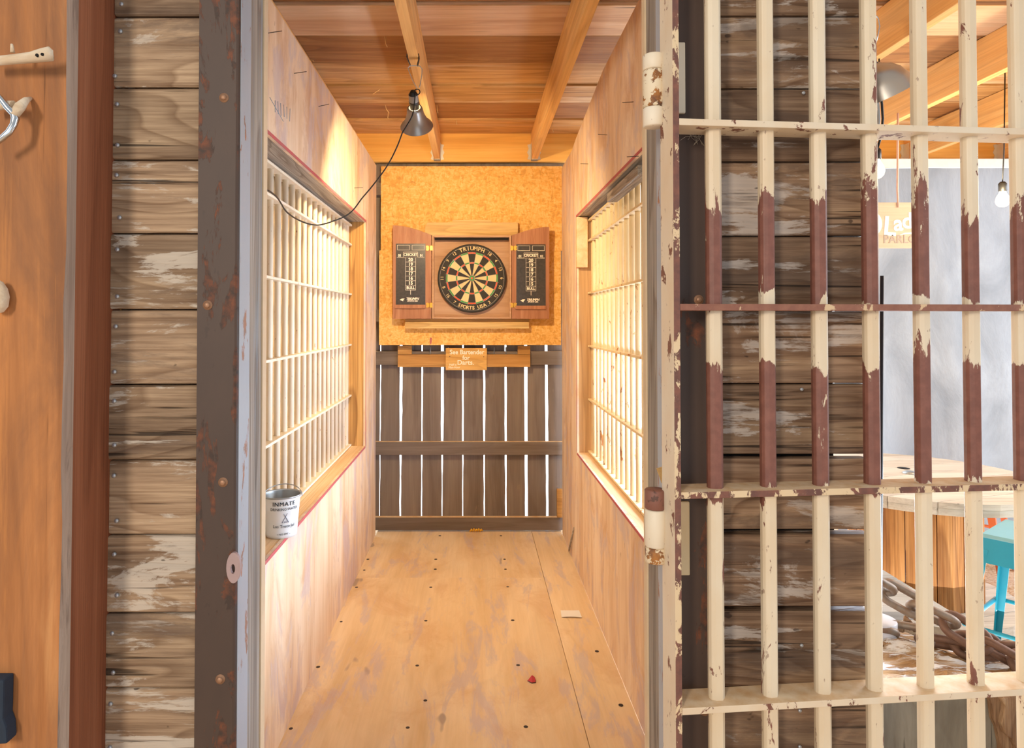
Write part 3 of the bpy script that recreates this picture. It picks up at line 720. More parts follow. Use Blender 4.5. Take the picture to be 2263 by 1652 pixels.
text_into(L, 'See Bartender', .042, plane_fn(at(1032, 778)), bold=.0006, sx=.93); text_into(L, 'for', .040, plane_fn(at(1030, 790.5)), bold=.0006); text_into(L, 'Darts.', .044, plane_fn(at(1029, 801)), bold=.0007)
text_into(L, 'Half in', .018, plane_fn(at(1001, 805.5)), bold=.0002); text_into(L, 'Man-Hour', .018, plane_fn(at(1004, 811.5)), bold=.0002)
le = L.build('lettering', M['white'], None, recalc=False)
adopt(sg, bd, le)
for u, v in ((994, 787), (1069, 788)):
    adopt(sg, MB().lathe([(0, -.001), (.003, -.001), (.003, .001)], PY(u, v, 4.4425), (0,1,0), 10).build('screw', M['darkiron']))
tag(sg, 'small wooden sign reading See Bartender for Darts in white paint', 'sign')
# nail pegs behind
for i, u in enumerate((951, 991, 1092, 1118)):
    p = PY(u, 774, 4.487); o = MB().tube([(p.x, p.y, p.z-.03), (p.x, p.y, p.z+.022)], .0035, 8).build('steel_pin', M['galv'])
    tag(o, ['thin steel pin standing on the batten, leftmost of four', 'thin steel pin just left of the small sign', 'thin steel pin just right of the small sign', 'thin steel pin on the batten, rightmost of four'][i], 'pin', 'steel pins on the batten')

# small brown block at right of the fence bottom
o = pbox(1231, 1081, 1243, 1143, 4.46, 4.4899).build('wood_block', M['brownwood'], None, .002); tag(o, 'small upright brown block at the right foot of the fence', 'wood block')
# curled black strap at right rear
p0 = PX(1262, 1172, RW-.006)
o = MB().tube([PX(1268, 1165, RW-.004), PX(1263, 1190, RW-.008), PX(1258, 1212, RW-.016), PZ(1257, 1216, .004)], [.003, .006, .006, .004], 8).build('bark_strip', M['lining_grey']); tag(o, 'loose grey splinter at the foot of the right wall near the fence', 'splinter')
# yellow scrap
p = PZ(1050, 1174, .001)
m = MB()
for k in range(5):
    a = Vector((p.x - .035 + .016*k, p.y, .002)); m.tube([a, a + Vector((.012, -.008, .014+.004*(k % 2))), a + Vector((.022, .004, .003))], [.005, .008, .004], 6)
o = m.build('yellow_scrap', M['yellow']); tag(o, 'crumpled yellow scrap on the floor against the fence', 'scrap')
# paper slip
P4 = [PZ(1239, 1348, .0012), PZ(1280, 1348, .0012), PZ(1286, 1363.5, .004), PZ(1241, 1362.5, .003)]
m = MB(); N = 6
gridv = []
for i in range(N+1):
    for j in range(N+1):
        f, g_ = i/N, j/N
        q = P4[0]*(1-f)*(1-g_) + P4[1]*f*(1-g_) + P4[2]*f*g_ + P4[3]*(1-f)*g_
        gridv.append(q + Vector((0, 0, .003*math.sin(f*PI)*g_)))
m.add(gridv, [(i*(N+1)+j, (i+1)*(N+1)+j, (i+1)*(N+1)+j+1, i*(N+1)+j+1) for i in range(N) for j in range(N)], 0, True)
m.add([v - Vector((0, 0, .0006)) for v in gridv], [(i*(N+1)+j, (i+1)*(N+1)+j, (i+1)*(N+1)+j+1, i*(N+1)+j+1)[::-1] for i in range(N) for j in range(N)], 0, True)
o = m.build('paper_slip', M['paper'], recalc=False); tag(o, 'small white paper slip on the plywood floor by the right wall', 'paper')
# red foil wrapper
c = PZ(1177, 1506, .0)
m = MB()
A = [c + Vector(q) for q in ((-.020, 0, .005), (-.004, -.012, .004), (.011, -.008, .004), (.013, .006, .006), (.002, .012, .008), (-.002, .004, .024), (.008, .002, .018))]
m.add(A, [(0,1,5), (1,2,6), (1,6,5), (2,3,6), (3,4,5), (3,5,6), (4,0,5)], 0)
B = [c + Vector(q) for q in ((-.021, -.001, .004), (-.004, -.014, .001), (.012, -.010, .001), (.014, .006, .002), (.002, .013, .002))]
m.add(B, [(0,1,2,3,4)], 1); m.add(A[:5] + B, [(0,1,6,5), (1,2,7,6), (2,3,8,7), (3,4,9,8), (4,0,5,9)], 1)
o = m.build('foil_wrapper', [M['redfoil'], M['blackrub']]); tag(o, 'crumpled red and black foil wrapper on the plywood floor', 'wrapper')

# wire nails and pencil marks on the ply walls
def wnail(wall, u, v, x, ln, s):
    p = PX(u, v, x); d = Vector((s*ln, R.uniform(-.01, .01), R.uniform(-.002, .008)))
    MB().tube([p, p + d], .0012, 6).build('nail', M['darkiron'], wall)
for u, v in ((592, 73), (650, 162), (704, 235), (783, 415)): wnail(wall_l, u, v, LW, .045, 1)
for u, v in ((1342, 298), (1400, 225), (1412, 345), (1300, 362)): wnail(wall_r, u, v, RW, .04, -1)
m = MB()
for (u0, v0, u1, v1) in ((596, 215, 626, 268), (608, 222, 608, 248), (614, 224, 615, 252), (620, 228, 621, 256), (627, 231, 628, 258), (634, 236, 634, 262), (641, 240, 640, 268)):
    m.tube([PX(u0, v0, LW+.0005), PX(u1, v1, LW+.0005)], .0013, 4)
o = m.build('tally_marks', M['pencil'], wall_l); o['label'] = 'scratched grey tally marks'

# ------------------------------------------------------------------ clamp lamp in the passage
def clamp_lamp():
    d = Vector((0.03, .777, -.63)).normalized()
    rimc = PY(921, 279, 2.85)
    root = root_at('clamp_lamp', PY(917, 140, 2.72))
    Lz = .092
    org = rimc - d*Lz
    prof = [(.026, 0), (.030, .002), (.033, .010), (.036, .03), (.043, .052), (.053, .072), (.066, .086), (.0695, .092)]
    sh = MB().lathe(prof, org, d, 48); inner = [(r-.0012, h+.0006) for r, h in prof][::-1]
    sh.lathe([prof[-1]] + inner, org, d, 48)
    adopt(root, sh.build('lamp_shade', M['alu_dark']))
    so = MB().lathe([(0, -.075), (.010, -.075), (.015, -.066), (.019, -.060)], org, d, 24, 1).lathe([(.019, -.060), (.020, -.030)], org, d, 24, 0).lathe([(.021, -.030), (.021, -.020), (.019, -.018), (.019, .004), (.0, .004)], org, d, 24, 1)
    adopt(root, so.build('socket', [plain('socket_grey', '#8c867e', .5, .2), M['blackrub']]))
    top = org - d*.075
    rg = MB(); rc_ = PY(922, 203, top.y-.005); rg.tube([rc_ + Vector((math.cos(q)*.011, 0, math.sin(q)*.011)) for q in [2*PI*j/20 for j in range(20)]], .0022, 8, 0, True)
    adopt(root, rg.build('hanging_ring', M['blackrub']))
    yj = 2.70
    lp = MB(); pts = [(922, 196), (912, 178), (905, 160), (901.5, 150), (906, 145.5), (917, 145), (928, 146), (933, 152), (932, 165), (929, 185), (925, 198)]
    cur = []
    for i in range(len(pts)-1):
        for f in (0, .33, .66): cur.append((pts[i][0]+(pts[i+1][0]-pts[i][0])*f, pts[i][1]+(pts[i+1][1]-pts[i][1])*f))
    lp.tube([PY(u, v, yj) for u, v in cur], .0017, 6); adopt(root, lp.build('wire_loop', M['galv']))
    for ps in ([(900, 121), (899.5, 128), (903, 136), (907, 144)], [(925, 120), (926.5, 127), (925, 136), (922.5, 145)]):
        j = MB(); q = [PY(u, v, yj - .004) for u, v in ps]
        for a, b in zip(q, q[1:]):
            n_ = Vector((1, 0, 0)); 
            vs = []
            for pnt in (a, b):
                for dy in (-.011, .011):
                    for dx in (-.0018, .0018): vs.append(pnt + Vector((dx, dy, 0)))
            j.add(vs, [(0,1,3,2), (4,6,7,5), (0,2,6,4), (1,5,7,3), (0,4,5,1), (2,3,7,6)])
        adopt(root, j.build('clamp_jaw', M['blackrub']))
    bl_ = MB().lathe([(0, .078), (.012, .075), (.022, .062), (.024, .05), (.020, .036), (.013, .02), (.012, .006)], org, d, 20).build('bulb', M['bulb']); adopt(root, bl_)
    hole = MB().disc(org + d*.045 - Vector((0, .0, 0)), .001, d)
    # cord
    cpts = [(918, 206, top.y-.012), (915, 236, 2.735), (910, 258, 2.74), (898, 279, 2.755), (889, 294, 2.77), (880, 318, 2.79), (865, 350, 2.80), (848, 378, 2.80), (822, 412, 2.79), (800, 438, 2.76), (782, 462, 2.73), (764, 477, 2.70), (740, 487, 2.66), (715, 495, 2.60), (697, 497, 2.55), (680, 494, 2.50), (660, 486, 2.42), (643, 476, 2.32), (630, 464, 2.25), (621, 449, 2.19), (613, 437, 2.13), (602, 427, 2.06), (592, 421, 2.0), (570, 414, 1.9)]
    P = [PY(*q) for q in cpts]
    def cr(P, n_=5):
        o_ = []
        for i in range(len(P)-1):
            p0, p1, p2, p3 = P[max(i-1, 0)], P[i], P[i+1], P[min(i+2, len(P)-1)]
            for k in range(n_):
                t_ = k/n_; o_.append(.5*((2*p1) + (p2-p0)*t_ + (2*p0-5*p1+4*p2-p3)*t_*t_ + (3*p1-p0-3*p2+p3)*t_**3))
        return o_ + [P[-1]]
    adopt(root, MB().tube(cr(P), .0028, 6).build('cord', M['blackrub']))
    tag(root, 'small metal clamp lamp with a bell shade and black cord hanging in the passage', 'lamp')
    return org, d
LORG, LD = clamp_lamp()

# ------------------------------------------------------------------ bucket on the left sill
bc = Vector((-.664, 2.345, ZS)); BH = .148; BK = .93
bk = root_at('bucket', bc)
prof = [(.0, .004), (.053, .004), (.054, 0), (.0555, 0), (.0565, .012), (.0635, .098), (.0645, .10), (.0640, .103), (.0685, .142), (.0705, .145), (.0715, .148), (.0700, .1495), (.068, .147)]
adopt(bk, MB().lathe(prof[1:], bc, (0,0,1), 48).build('pail_body', M['enamel']))
adopt(bk, MB().lathe([(.068, .147), (.067, .142), (.053, .006), (0, .006)], bc, (0,0,1), 48).build('pail_lining', M['galv']))
adopt(bk, MB().lathe([(.0690, .1445), (.0722, .145), (.0728, .148), (.0715, .1505), (.069, .150)], bc, (0,0,1), 48).build('rolled_rim', M['galv']))
hp = []
for j in range(25):
    a = PI*j/24; dirv = Vector((math.cos(math.radians(20)), math.sin(math.radians(20)), 0))
    hp.append(bc + Vector((0, 0, .135)) + dirv*(.074*math.cos(a)) + Vector((-.10, .55, .0)).normalized()*(.058*math.sin(a)) + Vector((0, 0, .036*math.sin(a))))
adopt(bk, MB().tube(hp, .0018, 6).build('wire_handle', M['galv']))
def wrap(a0, z, tilt=0.0, lean=0.0):
    def fn(p, q, r):
        zz = z + q; rad_ = .0560 + (zz)*.0885 + .0008 + r
        a = a0 + p/rad_
        return (bc.x + rad_*math.sin(a), bc.y - rad_*math.cos(a), bc.z + zz)
    return fn
L = MB(); A0 = math.radians(24)
text_into(L, 'INMATE', .0215, wrap(A0, .126), bold=.0005, sx=1.0, spacing=1.15, ext=.0001); text_into(L, 'DRINKING WATER', .0135, wrap(A0+.03, .107), bold=.0001, sx=.92, ext=.0001)
text_into(L, 'Los Treco Jail', .0155, wrap(A0+.03, .045), bold=.0001, sx=.95, ext=.0001); text_into(L, '~ NO SPIT ~', .009, wrap(A0, .016), bold=.0001, ext=.0001)
adopt(bk, L.build('lettering', M['ink'], None, recalc=False))
E = MB(); w = wrap(A0+.08, .0)
for (x0, z0_, x1, z1_) in ((-.012, .058, .007, .092), (.012, .058, -.007, .092)):
    n_ = Vector((x1-x0, z1_-z0_)).normalized(); pr = Vector((-n_.y, n_.x))*.0014
    E.add([w(*q) for q in ((x0-pr.x, z0_-pr.y, 0), (x0+pr.x, z0_+pr.y, 0), (x1+pr.x*.6, z1_+pr.y*.6, 0), (x1-pr.x*.6, z1_-pr.y*.6, 0))], [(0,1,2,3)])
for x in (-.004, 0, .004): E.add([w(x-.0016, .058, 0), w(x+.0016, .058, 0), w(x, .066 + .002*(x == 0), 0)], [(0,1,2)])
adopt(bk, E.build('campfire_emblem', M['ink2'], None, recalc=False))
for ch in list(bk.children):
    ch.matrix_parent_inverse = Matrix.Translation(-bc)
bk.scale = (BK, BK, BK)
tag(bk, 'white bucket lettered INMATE DRINKING WATER on the left window sill', 'bucket')

# ------------------------------------------------------------------ jail gate
GA = math.radians(5.5); gx_, gy_ = Vector((math.cos(GA), math.sin(GA), 0)), Vector((-math.sin(GA), math.cos(GA), 0))
G0 = Vector((.3755, 1.302, 0))
GM = Matrix(((gx_.x, gy_.x, 0, G0.x), (gx_.y, gy_.y, 0, G0.y), (0, 0, 1, 0), (0, 0, 0, 1)))
gate = root_at('jail_gate', (G0.x, G0.y, .12))
ZG0, ZG1 = .12, 2.45
def gbox(x0, x1, y0, y1, z0, z1, mi=0, mb=None): return (mb or MB()).box(x0, x1, y0, y1, z0, z1, mi, GM)
st_ = gbox(-.0063, .0063, -.032, .032, ZG0, ZG1)
o = st_.build('stile', [M['gateflat'], M['gatedark']], None, .001)
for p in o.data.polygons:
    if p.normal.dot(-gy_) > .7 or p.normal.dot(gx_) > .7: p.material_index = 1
adopt(gate, o)
o = gbox(.98, .9926, -.032, .032, ZG0, ZG1).build('stile', M['gateflat'], None, .001); adopt(gate, o)
for i, (z, mt) in enumerate(((2.11, 'gateflat'), (1.757, 'gateflat'), (1.408, 'gatemid'), (1.0565, 'gateflat'), (.658, 'gateflat'), (.30, 'gateflat'), (ZG0, 'gateflat'))):
    o = gbox(.0065, .9798, -.032, .032, z, z+.0127).build('crossbar', [M[mt], M['gatedark'], M['dust']], None, .0012)
    for p in o.data.polygons:
        if p.normal.z > .8 and z < 1.2: p.material_index = 2
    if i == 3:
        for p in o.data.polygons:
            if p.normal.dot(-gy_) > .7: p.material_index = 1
    adopt(gate, o)
hexp = [(-.0150, -.004), (-.0125, -.0105), (-.005, -.0140), (.0075, -.0140), (.0150, -.0050), (.0150, .006), (.007, .014), (-.007, .014), (-.0140, .006)]
for i in range(9):
    s = .0865 + .1073*i
    rot = R.uniform(-.1, .1); cr_, sr_ = math.cos(rot), math.sin(rot)
    hp_ = [(s + p[0]*cr_ - p[1]*sr_, p[0]*sr_ + p[1]*cr_) for p in hexp]
    m = MB().prism(hp_, lambda p: GM @ Vector((p[0], p[1], ZG0+.01)), lambda p: GM @ Vector((p[0], p[1], ZG1)))
    adopt(gate, m.build('bar', M['gatebar'], None, .0018, 2))
# hinges
def hinge(vs, mats, label):
    h = None
    for k, (v0, v1) in enumerate(vs):
        a = PY(1447, v0, 1.338); b = PY(1447, v1, 1.338); z0_, z1_ = b.z, a.z
        r = .0205
        m = MB().lathe([(0, z0_), (r-.002, z0_), (r, z0_+.002), (r, z1_-.002), (r-.002, z1_), (0, z1_)], (.3545, 1.338, 0), (0,0,1), 28)
        if h is None:
            h = m.build('hinge', mats[k]); h['label'] = label; adopt(gate, h)
        else: m.build('hinge_knuckle', mats[k], h)
    return h
h1 = hinge([(157, 238), (122, 156), (239, 281)], [M['hinge_rust'], M['cream'], M['cream']], 'upper barrel hinge, cream and rust')
h2 = hinge([(1124, 1206), (1080, 1123), (1207, 1241)], [M['cream'], M['hinge_brown'], M['hinge_rust']], 'lower barrel hinge, brown over white')
# flat leaves bolted to the channel
for (u0, v0, u1, v1, h) in ((1499, 93, 1515.5, 250, h1), (1508, 1108, 1525, 1271, h2)):
    a = PY(u0, v0, 1.350); b = PY(u1, v1, 1.350)
    MB().box(.374, b.x, 1.349, 1.3595, b.z, a.z).build('hinge_leaf', M['cream' if h is h1 else 'cream_r'], h, .003)
tag(gate, 'cream painted jail cell gate with chipped vertical bars standing open on the right', 'gate')
# splintered shim above lower hinge
m = MB().prism([(.392, 1.095), (.43, 1.105), (.43, 1.07), (.402, 1.066)], lambda p: Vector((p[0]-.025, 1.350, p[1])), lambda p: Vector((p[0]-.03, 1.3585, p[1])))
o = m.build('wood_shim', M['palewood']); tag(o, 'small splintered wood shim above the lower gate hinge', 'shim')
# cobwebs
m = MB()
for j in range(9):
    a = PY(1514 + 5*j + R.uniform(-3, 3), 292, 1.352); b = PY(1530 + R.uniform(-15, 30), 300 + R.uniform(0, 22), 1.352)
    m.tube([a, (a+b)/2 + Vector((0, 0, -.003)), b], .0004, 3)
m.tube([PY(1503, 310, 1.35), PY(1515, 302, 1.35), PY(1530, 300, 1.35), PY(1545, 306, 1.35), PY(1556, 322, 1.35)], .0006, 3)
o = m.build('cobweb', M['web']); tag(o, 'dusty cobweb under the top crossbar beside the first gate bar', 'cobweb')

# ------------------------------------------------------------------ things on the left post
pb = [PY(-30, 137, 1.20), PY(30, 131, 1.195), PY(70, 127, 1.19), PY(95, 122, 1.188), PY(112, 119, 1.188), PY(117, 120, 1.19)]
bone = root_at('antler_bone', pb[0]); adopt(bone, MB().tube(pb, [.008, .0085, .0095, .0115, .0125, .007], 12).build('bone_shaft', M['bone']), MB().tube([PY(28, 116, 1.192), PY(26, 97, 1.19)], [.004, .002], 8).build('bone_spur', M['bone']))
for u, v in ((82, 122), (94, 120)): adopt(bone, MB().lathe([(0, -.001), (.003, -.001), (.003, .003)], PY(u, v, 1.1775), (0,1,0), 10).build('pin_hole', M['dark']))
tag(bone, 'pale old bone with two drilled holes sticking out on the timber post', 'bone')
hk = root_at('metal_hook', PY(0, 270, 1.21))
c1 = [PY(-20, 200, 1.19), PY(0, 216, 1.19), PY(16, 237, 1.19), PY(30, 251, 1.195), PY(34, 262, 1.197), PY(30, 276, 1.195), PY(20, 292, 1.19), PY(4, 306, 1.19), PY(-20, 322, 1.19)]
adopt(hk, MB().tube(c1, [.005, .005, .0055, .006, .007, .006, .006, .0055, .005], 10).build('hook_ring', M['chrome']))
adopt(hk, MB().tube([PY(30, 255, 1.196), PY(44, 236, 1.2), PY(57, 222, 1.218), PY(68, 217, 1.233)], [.008, .009, .006, .003], 10).build('hook_prong', M['bone']), MB().tube([PY(30, 232, 1.2), PY(8, 232, 1.205), PY(-20, 240, 1.21)], [.008, .008, .007], 8).build('hook_stem', M['bone']))
tag(hk, 'bright curved metal hook with a pointed prong on the timber post', 'hook')
o = MB().lathe([(0, -.03), (.008, -.028), (.015, -.018), (.017, 0), (.014, .014), (.007, .026), (0, .03)], PY(-3, 655, 1.219), (0,0,1), 16).build('bone_tip', M['bone']); tag(o, 'rounded pale bone tip at the left edge of the photo, half way up the post', 'bone')
q = [PY(-40, 1500, 1.21), PY(12, 1500, 1.21), PY(11, 1560, 1.21), PY(10, 1585, 1.21), PY(17, 1605, 1.21), PY(19, 1640, 1.21), PY(-40, 1643, 1.21)]
o = MB().prism([(p.x, p.z) for p in q], lambda p: Vector((p[0], 1.205, p[1])), lambda p: Vector((p[0], 1.2335, p[1]))).build('navy_holster', M['navy'], None, .004); tag(o, 'dark navy strap end hanging low on the timber post', 'strap')

# ------------------------------------------------------------------ right hand bar room
YT = 4.385
def tz(x, z): return .05*math.sin(x*5.1+z*.6) + .025*math.sin(x*11+1.3+z*1.5) + .02*math.sin(z*4+x*2) + .012*math.sin(x*23+z*3)
mb = MB(); NX, NZ = 90, 40; xa, xb = 2.30, 5.3; za, zb_ = -.05, 2.365
mb.add([(xa+(xb-xa)*i/NX, YT - .04 + tz(xa+(xb-xa)*i/NX, za+(zb_-za)*j/NZ)*(1 - .8*j/NZ), za+(zb_-za)*j/NZ) for i in range(NX+1) for j in range(NZ+1)],
       [(i*(NZ+1)+j, (i+1)*(NZ+1)+j, (i+1)*(NZ+1)+j+1, i*(NZ+1)+j+1) for i in range(NX) for j in range(NZ)], 0, True)
o = mb.build('tarp_curtain', M['tarp'], recalc=False); tag(o, 'pale grey tarpaulin curtain hanging across the back of the bar room', 'curtain')
o = MB().box(2.25, 5.3, YT-.05, YT+.05, 2.367, 2.425).build('curtain_rail', M['lit_ledge'], None, .003); tag(o, 'rail along the top of the tarpaulin curtain with bright light put into its white', 'rail')

# spool table
TC = Vector((2.27, 3.54, -.06)); TZ = .59
sp = root_at('spool_table', TC)
def disc_planks(z0, z1, rad_, n_, name, mat):
    m = MB(); w = 2*rad_/n_
    for i in range(n_):
        y0 = -rad_ + i*w + .0025; y1 = y0 + w - .005
        pts = []
        ys = [y0 + (y1-y0)*k/6 for k in range(7)]
        Rt = [(math.sqrt(max(rad_*rad_ - y*y, 0)), y) for y in ys]
        pts = Rt + [(-x, y) for x, y in Rt[::-1]]
        if i in (0, n_-1): pts = [p for k, p in enumerate(pts) if k == 0 or (Vector(p)-Vector(pts[k-1])).length > 1e-4]
        rot = math.radians(18)
        f = lambda p, z: Vector((TC.x + p[0]*math.cos(rot) - p[1]*math.sin(rot), TC.y + p[0]*math.sin(rot) + p[1]*math.cos(rot), z))
        m.prism(pts, lambda p: f(p, z0), lambda p: f(p, z1))
    o = m.build(name, mat); adopt(sp, o); return o
disc_planks(TZ-.026, TZ, .585, 8, 'tabletop', M['tabletop']); disc_planks(TZ-.058, TZ-.028, .58, 8, 'tabletop_underlayer', M['tabletop'])
disc_planks(-.058, -.005, .46, 8, 'bottom_flange', M['tabletop'])
NS = 14
for i in range(NS):
    a0, a1 = 2*PI*i/NS + .01, 2*PI*(i+1)/NS - .01
    q = [(.29*math.cos(a0), .29*math.sin(a0)), (.30*math.cos((a0+a1)/2), .30*math.sin((a0+a1)/2)), (.29*math.cos(a1), .29*math.sin(a1)), (.26*math.cos(a1), .26*math.sin(a1)), (.26*math.cos(a0), .26*math.sin(a0))]
    m = MB().prism(q, lambda p: Vector((TC.x+p[0], TC.y+p[1], -.003)), lambda p: Vector((TC.x+p[0], TC.y+p[1], TZ-.06)))
    adopt(sp, m.build('stave', M['stave']))
p = PZ(2012, 1045, TZ+.001); adopt(sp, MB().lathe([(0, .012), (.02, .011), (.035, .004), (.036, 0)], p, (0,0,1), 20).build('hub_cap', M['galv']))
p = PZ(1997, 1034, TZ+.0006); adopt(sp, MB().lathe([(0, .0008), (.03, .0008), (.03, -.0004)], p, (0,0,1), 20).build('hub_hole', M['dark']))
tag(sp, 'round wooden cable spool table in the bar room behind the gate', 'table')

# stools
def stool(loc, rz, hgt, label, mseat, mleg):
    root = root_at('metal_stool', loc); rt = Matrix.Translation(Vector(loc)) @ Matrix.Rotation(rz, 4, 'Z')
    s = .155
    def ring(k, z): return [rt @ Vector((x*k, y*k, z)) for x, y in ((-s, -s), (s, -s), (s, s), (-s, s))]
    m = MB().add(ring(1, hgt) + ring(1.06, hgt-.01) + ring(1.06, hgt-.014), [(0,1,2,3)] + [(i, (i+1) % 4, 4+(i+1) % 4, 4+i) for i in range(4)] + [(4+i, 4+(i+1) % 4, 8+(i+1) % 4, 8+i) for i in range(4)] + [(11,10,9,8)])
    adopt(root, m.build('seat', mseat, None, .004))
    a = MB().add(ring(1.03, hgt-.0145) + ring(1.13, hgt-.11) + ring(.98, hgt-.0145) + ring(1.08, hgt-.11), sum([[(i, (i+1) % 4, 4+(i+1) % 4, 4+i), (8+i, 8+(i+1) % 4, 12+(i+1) % 4, 12+i), (4+i, 4+(i+1) % 4, 12+(i+1) % 4, 12+i)] for i in range(4)], []))
    adopt(root, a.build('apron', mleg))
    for x, y in ((-1, -1), (1, -1), (1, 1), (-1, 1)):
        t_ = Vector((x*s*1.09, y*s*1.09, hgt-.06)); b_ = Vector((x*s*1.42, y*s*1.42, .0)); wd = .030
        vs = []
        for c_, k in ((t_, 1.25), (b_, .75)):
            for q in ((0, 0), (-x*wd*k, 0), (-x*wd*k, -y*.004), (-x*.004, -y*.004), (-x*.004, -y*wd*k), (0, -y*wd*k)): vs.append(rt @ (c_ + Vector((q[0], q[1], 0))))
        fs = [(i, (i+1) % 6, 6+(i+1) % 6, 6+i) for i in range(6)] + [tuple(range(6)), tuple(range(6, 12))]
        l = MB().add(vs, fs).build('leg', mleg); adopt(root, l)
    zf = .23; k = 1.32
    for i in range(4):
        c_ = ring(k, zf); adopt(root, MB().tube([c_[i], c_[(i+1) % 4]], .009, 8).build('foot_rail', mleg))
    tag(root, label, 'stool', 'metal bar stools'); return root
stool((2.255, 2.715, -.06), math.radians(38), .595, 'bright teal metal stool in front of the spool table', M['teal_top'], M['teal'])
stool((2.83, 3.96, -.06), math.radians(45), .50, 'orange metal stool partly hidden behind the teal stool', M['orange'], M['orange'])

# low grey bench
bn = root_at('low_bench', (1.5, 3.0, -.06))
m = MB()
for i in range(2): m.box(1.05, 1.885, 2.70 + .34*i, 3.035 + .34*i, .205, .24)
adopt(bn, m.build('bench_top', M['bench'], None, .006))
for x in (1.15, 1.48):
    adopt(bn, MB().box(x, x+.04, 2.76, 3.30, -.06, .204).build('leg', M['stave']))
adopt(bn, MB().box(1.10, 1.62, 2.725, 2.755, .08, .204).build('apron', M['stave']))
tag(bn, 'low pale grey plank bench between the log and the spool table', 'bench')

# log
lg = root_at('log_stump', (1.6, 2.1, -.06))
LY, LZ = 1.90, .385
mb = MB(); NX, NY = 60, 30; x0, x1, y0, y1 = .95, 2.35, LY, 2.21
import mathutils
def lh(x, y):
    n_ = mathutils.noise.fractal(Vector((x*7, y*16 + x*9, 1.0)), 1.0, 2.0, 5)
    return .398 + .016*n_ - .26*max(0, x-1.32)*(max(0, y-1.9)/.3)
vs = [(x0+(x1-x0)*i/NX, y0+(y1-y0)*j/NY, lh(x0+(x1-x0)*i/NX, y0+(y1-y0)*j/NY)) for i in range(NX+1) for j in range(NY+1)]
mb.add(vs, [(i*(NY+1)+j, (i+1)*(NY+1)+j, (i+1)*(NY+1)+j+1, i*(NY+1)+j+1) for i in range(NX) for j in range(NY)], 0, False)
# skirt
nb = len(mb.v)
per = [(i, 0) for i in range(NX+1)] + [(NX, j) for j in range(1, NY+1)] + [(i, NY) for i in range(NX-1, -1, -1)] + [(0, j) for j in range(NY-1, 0, -1)]
pv = [vs[i*(NY+1)+j] for i, j in per]
mb.add(pv + [(p[0], p[1], -.06) for p in pv], [(i, (i+1) % len(pv), len(pv)+(i+1) % len(pv), len(pv)+i) for i in range(len(pv))], 1)
adopt(lg, mb.build('log_body', [M['logtop'], M['logface']], None, recalc=False))
# bark slabs on the right of the cut face
def slab(edge_u, vt, y, name, u_r=2330):
    pts = [PY(u, v, y) for u, v in edge_u] + [PY(u_r, 1760, y), PY(u_r, vt, y)]
    return MB().prism([(p.x, p.z) for p in pts], lambda p: Vector((p[0], y, p[1])), lambda p: Vector((p[0], LY+.002, p[1]))).build(name, M['bark'], None, .004)
adopt(lg, slab([(2184, 1534), (2192, 1556), (2196, 1590), (2206, 1612), (2213, 1650), (2216, 1760)], 1515, LY-.018, 'bark_slab'))
adopt(lg, slab([(2214, 1544), (2222, 1560), (2216, 1600), (2222, 1622), (2240, 1636), (2248, 1660), (2250, 1760)], 1520, LY-.034, 'bark_slab'))
c = PY(2003, 1381, 2.17); bks = MB()
for j in range(14):
    a = c + Vector((R.uniform(-.045, .045), R.uniform(-.02, .02), R.uniform(-.02, .012))); b = a + Vector((R.uniform(-.02, .02), R.uniform(-.015, .015), R.uniform(.0, .02)))
    bks.tube([a, b], [R.uniform(.006, .012), R.uniform(.003, .008)], 6)
adopt(lg, bks.build('bark_chunk', M['bark']))
tag(lg, 'large grey split log with splintered top behind the lower gate bars', 'log')

# chains
def link_mesh(Ln, Wd, r):
    pts = []
    for j in range(12): a = -PI/2 + PI*j/11; pts.append(Vector((Ln/2-Wd/2 + math.cos(a)*(Wd/2), math.sin(a)*(Wd/2), 0)))
    for j in range(12): a = PI/2 + PI*j/11; pts.append(Vector((-(Ln/2-Wd/2) + math.cos(a)*(Wd/2), math.sin(a)*(Wd/2), 0)))
    return MB().tube(pts, r, 10, 0, True)
def chain(name, path, label, mats, Ln=.124, Wd=.064, r=.0115):
    P = [PY(*q) for q in path]
    root = root_at('chain', P[0])
    # resample at pitch
    pitch = Ln - 2.9*r; seg = []; acc = 0; cur = P[0]; out = [P[0].copy()]; i = 0; pos = P[0].copy(); rem = pitch
    for a, b in zip(P, P[1:]):
        L_ = (b-a).length; d_ = (b-a)/L_; t_ = 0
        while L_ - t_ >= rem: t_ += rem; out.append(a + d_*t_); rem = pitch
        rem -= (L_ - t_)
    base = None
    for k, (a, b) in enumerate(zip(out, out[1:])):
        x = (b-a).normalized(); up = Vector((0, -.5, .87)); y = up.cross(x).normalized(); z = x.cross(y)
        mt = Matrix((x, y, z)).transposed().to_4x4()
        mt = Matrix.Translation((a+b)/2) @ mt @ Matrix.Rotation((PI*.10 if k % 2 else -PI*.36), 4, 'X')
        m = link_mesh(Ln, Wd, r); m.v = [tuple(mt @ Vector(p)) for p in m.v]
        adopt(root, m.build('chain_link', mats[1] if k >= len(out)-4 and len(mats) > 1 else mats[0]))
    tag(root, label, 'chain', 'heavy steel chains over the log')
chain('A', [(1900, 1270, 2.10), (1953, 1300, 2.10), (2009, 1330, 2.08), (2050, 1356, 2.06), (2103, 1376, 2.04), (2142, 1404, 2.01), (2209, 1438, 1.985), (2262, 1470, 1.955), (2330, 1500, 1.94)], 'upper strand of heavy rusty chain slanting down to the log', [M['chain'], M['chain_r']])
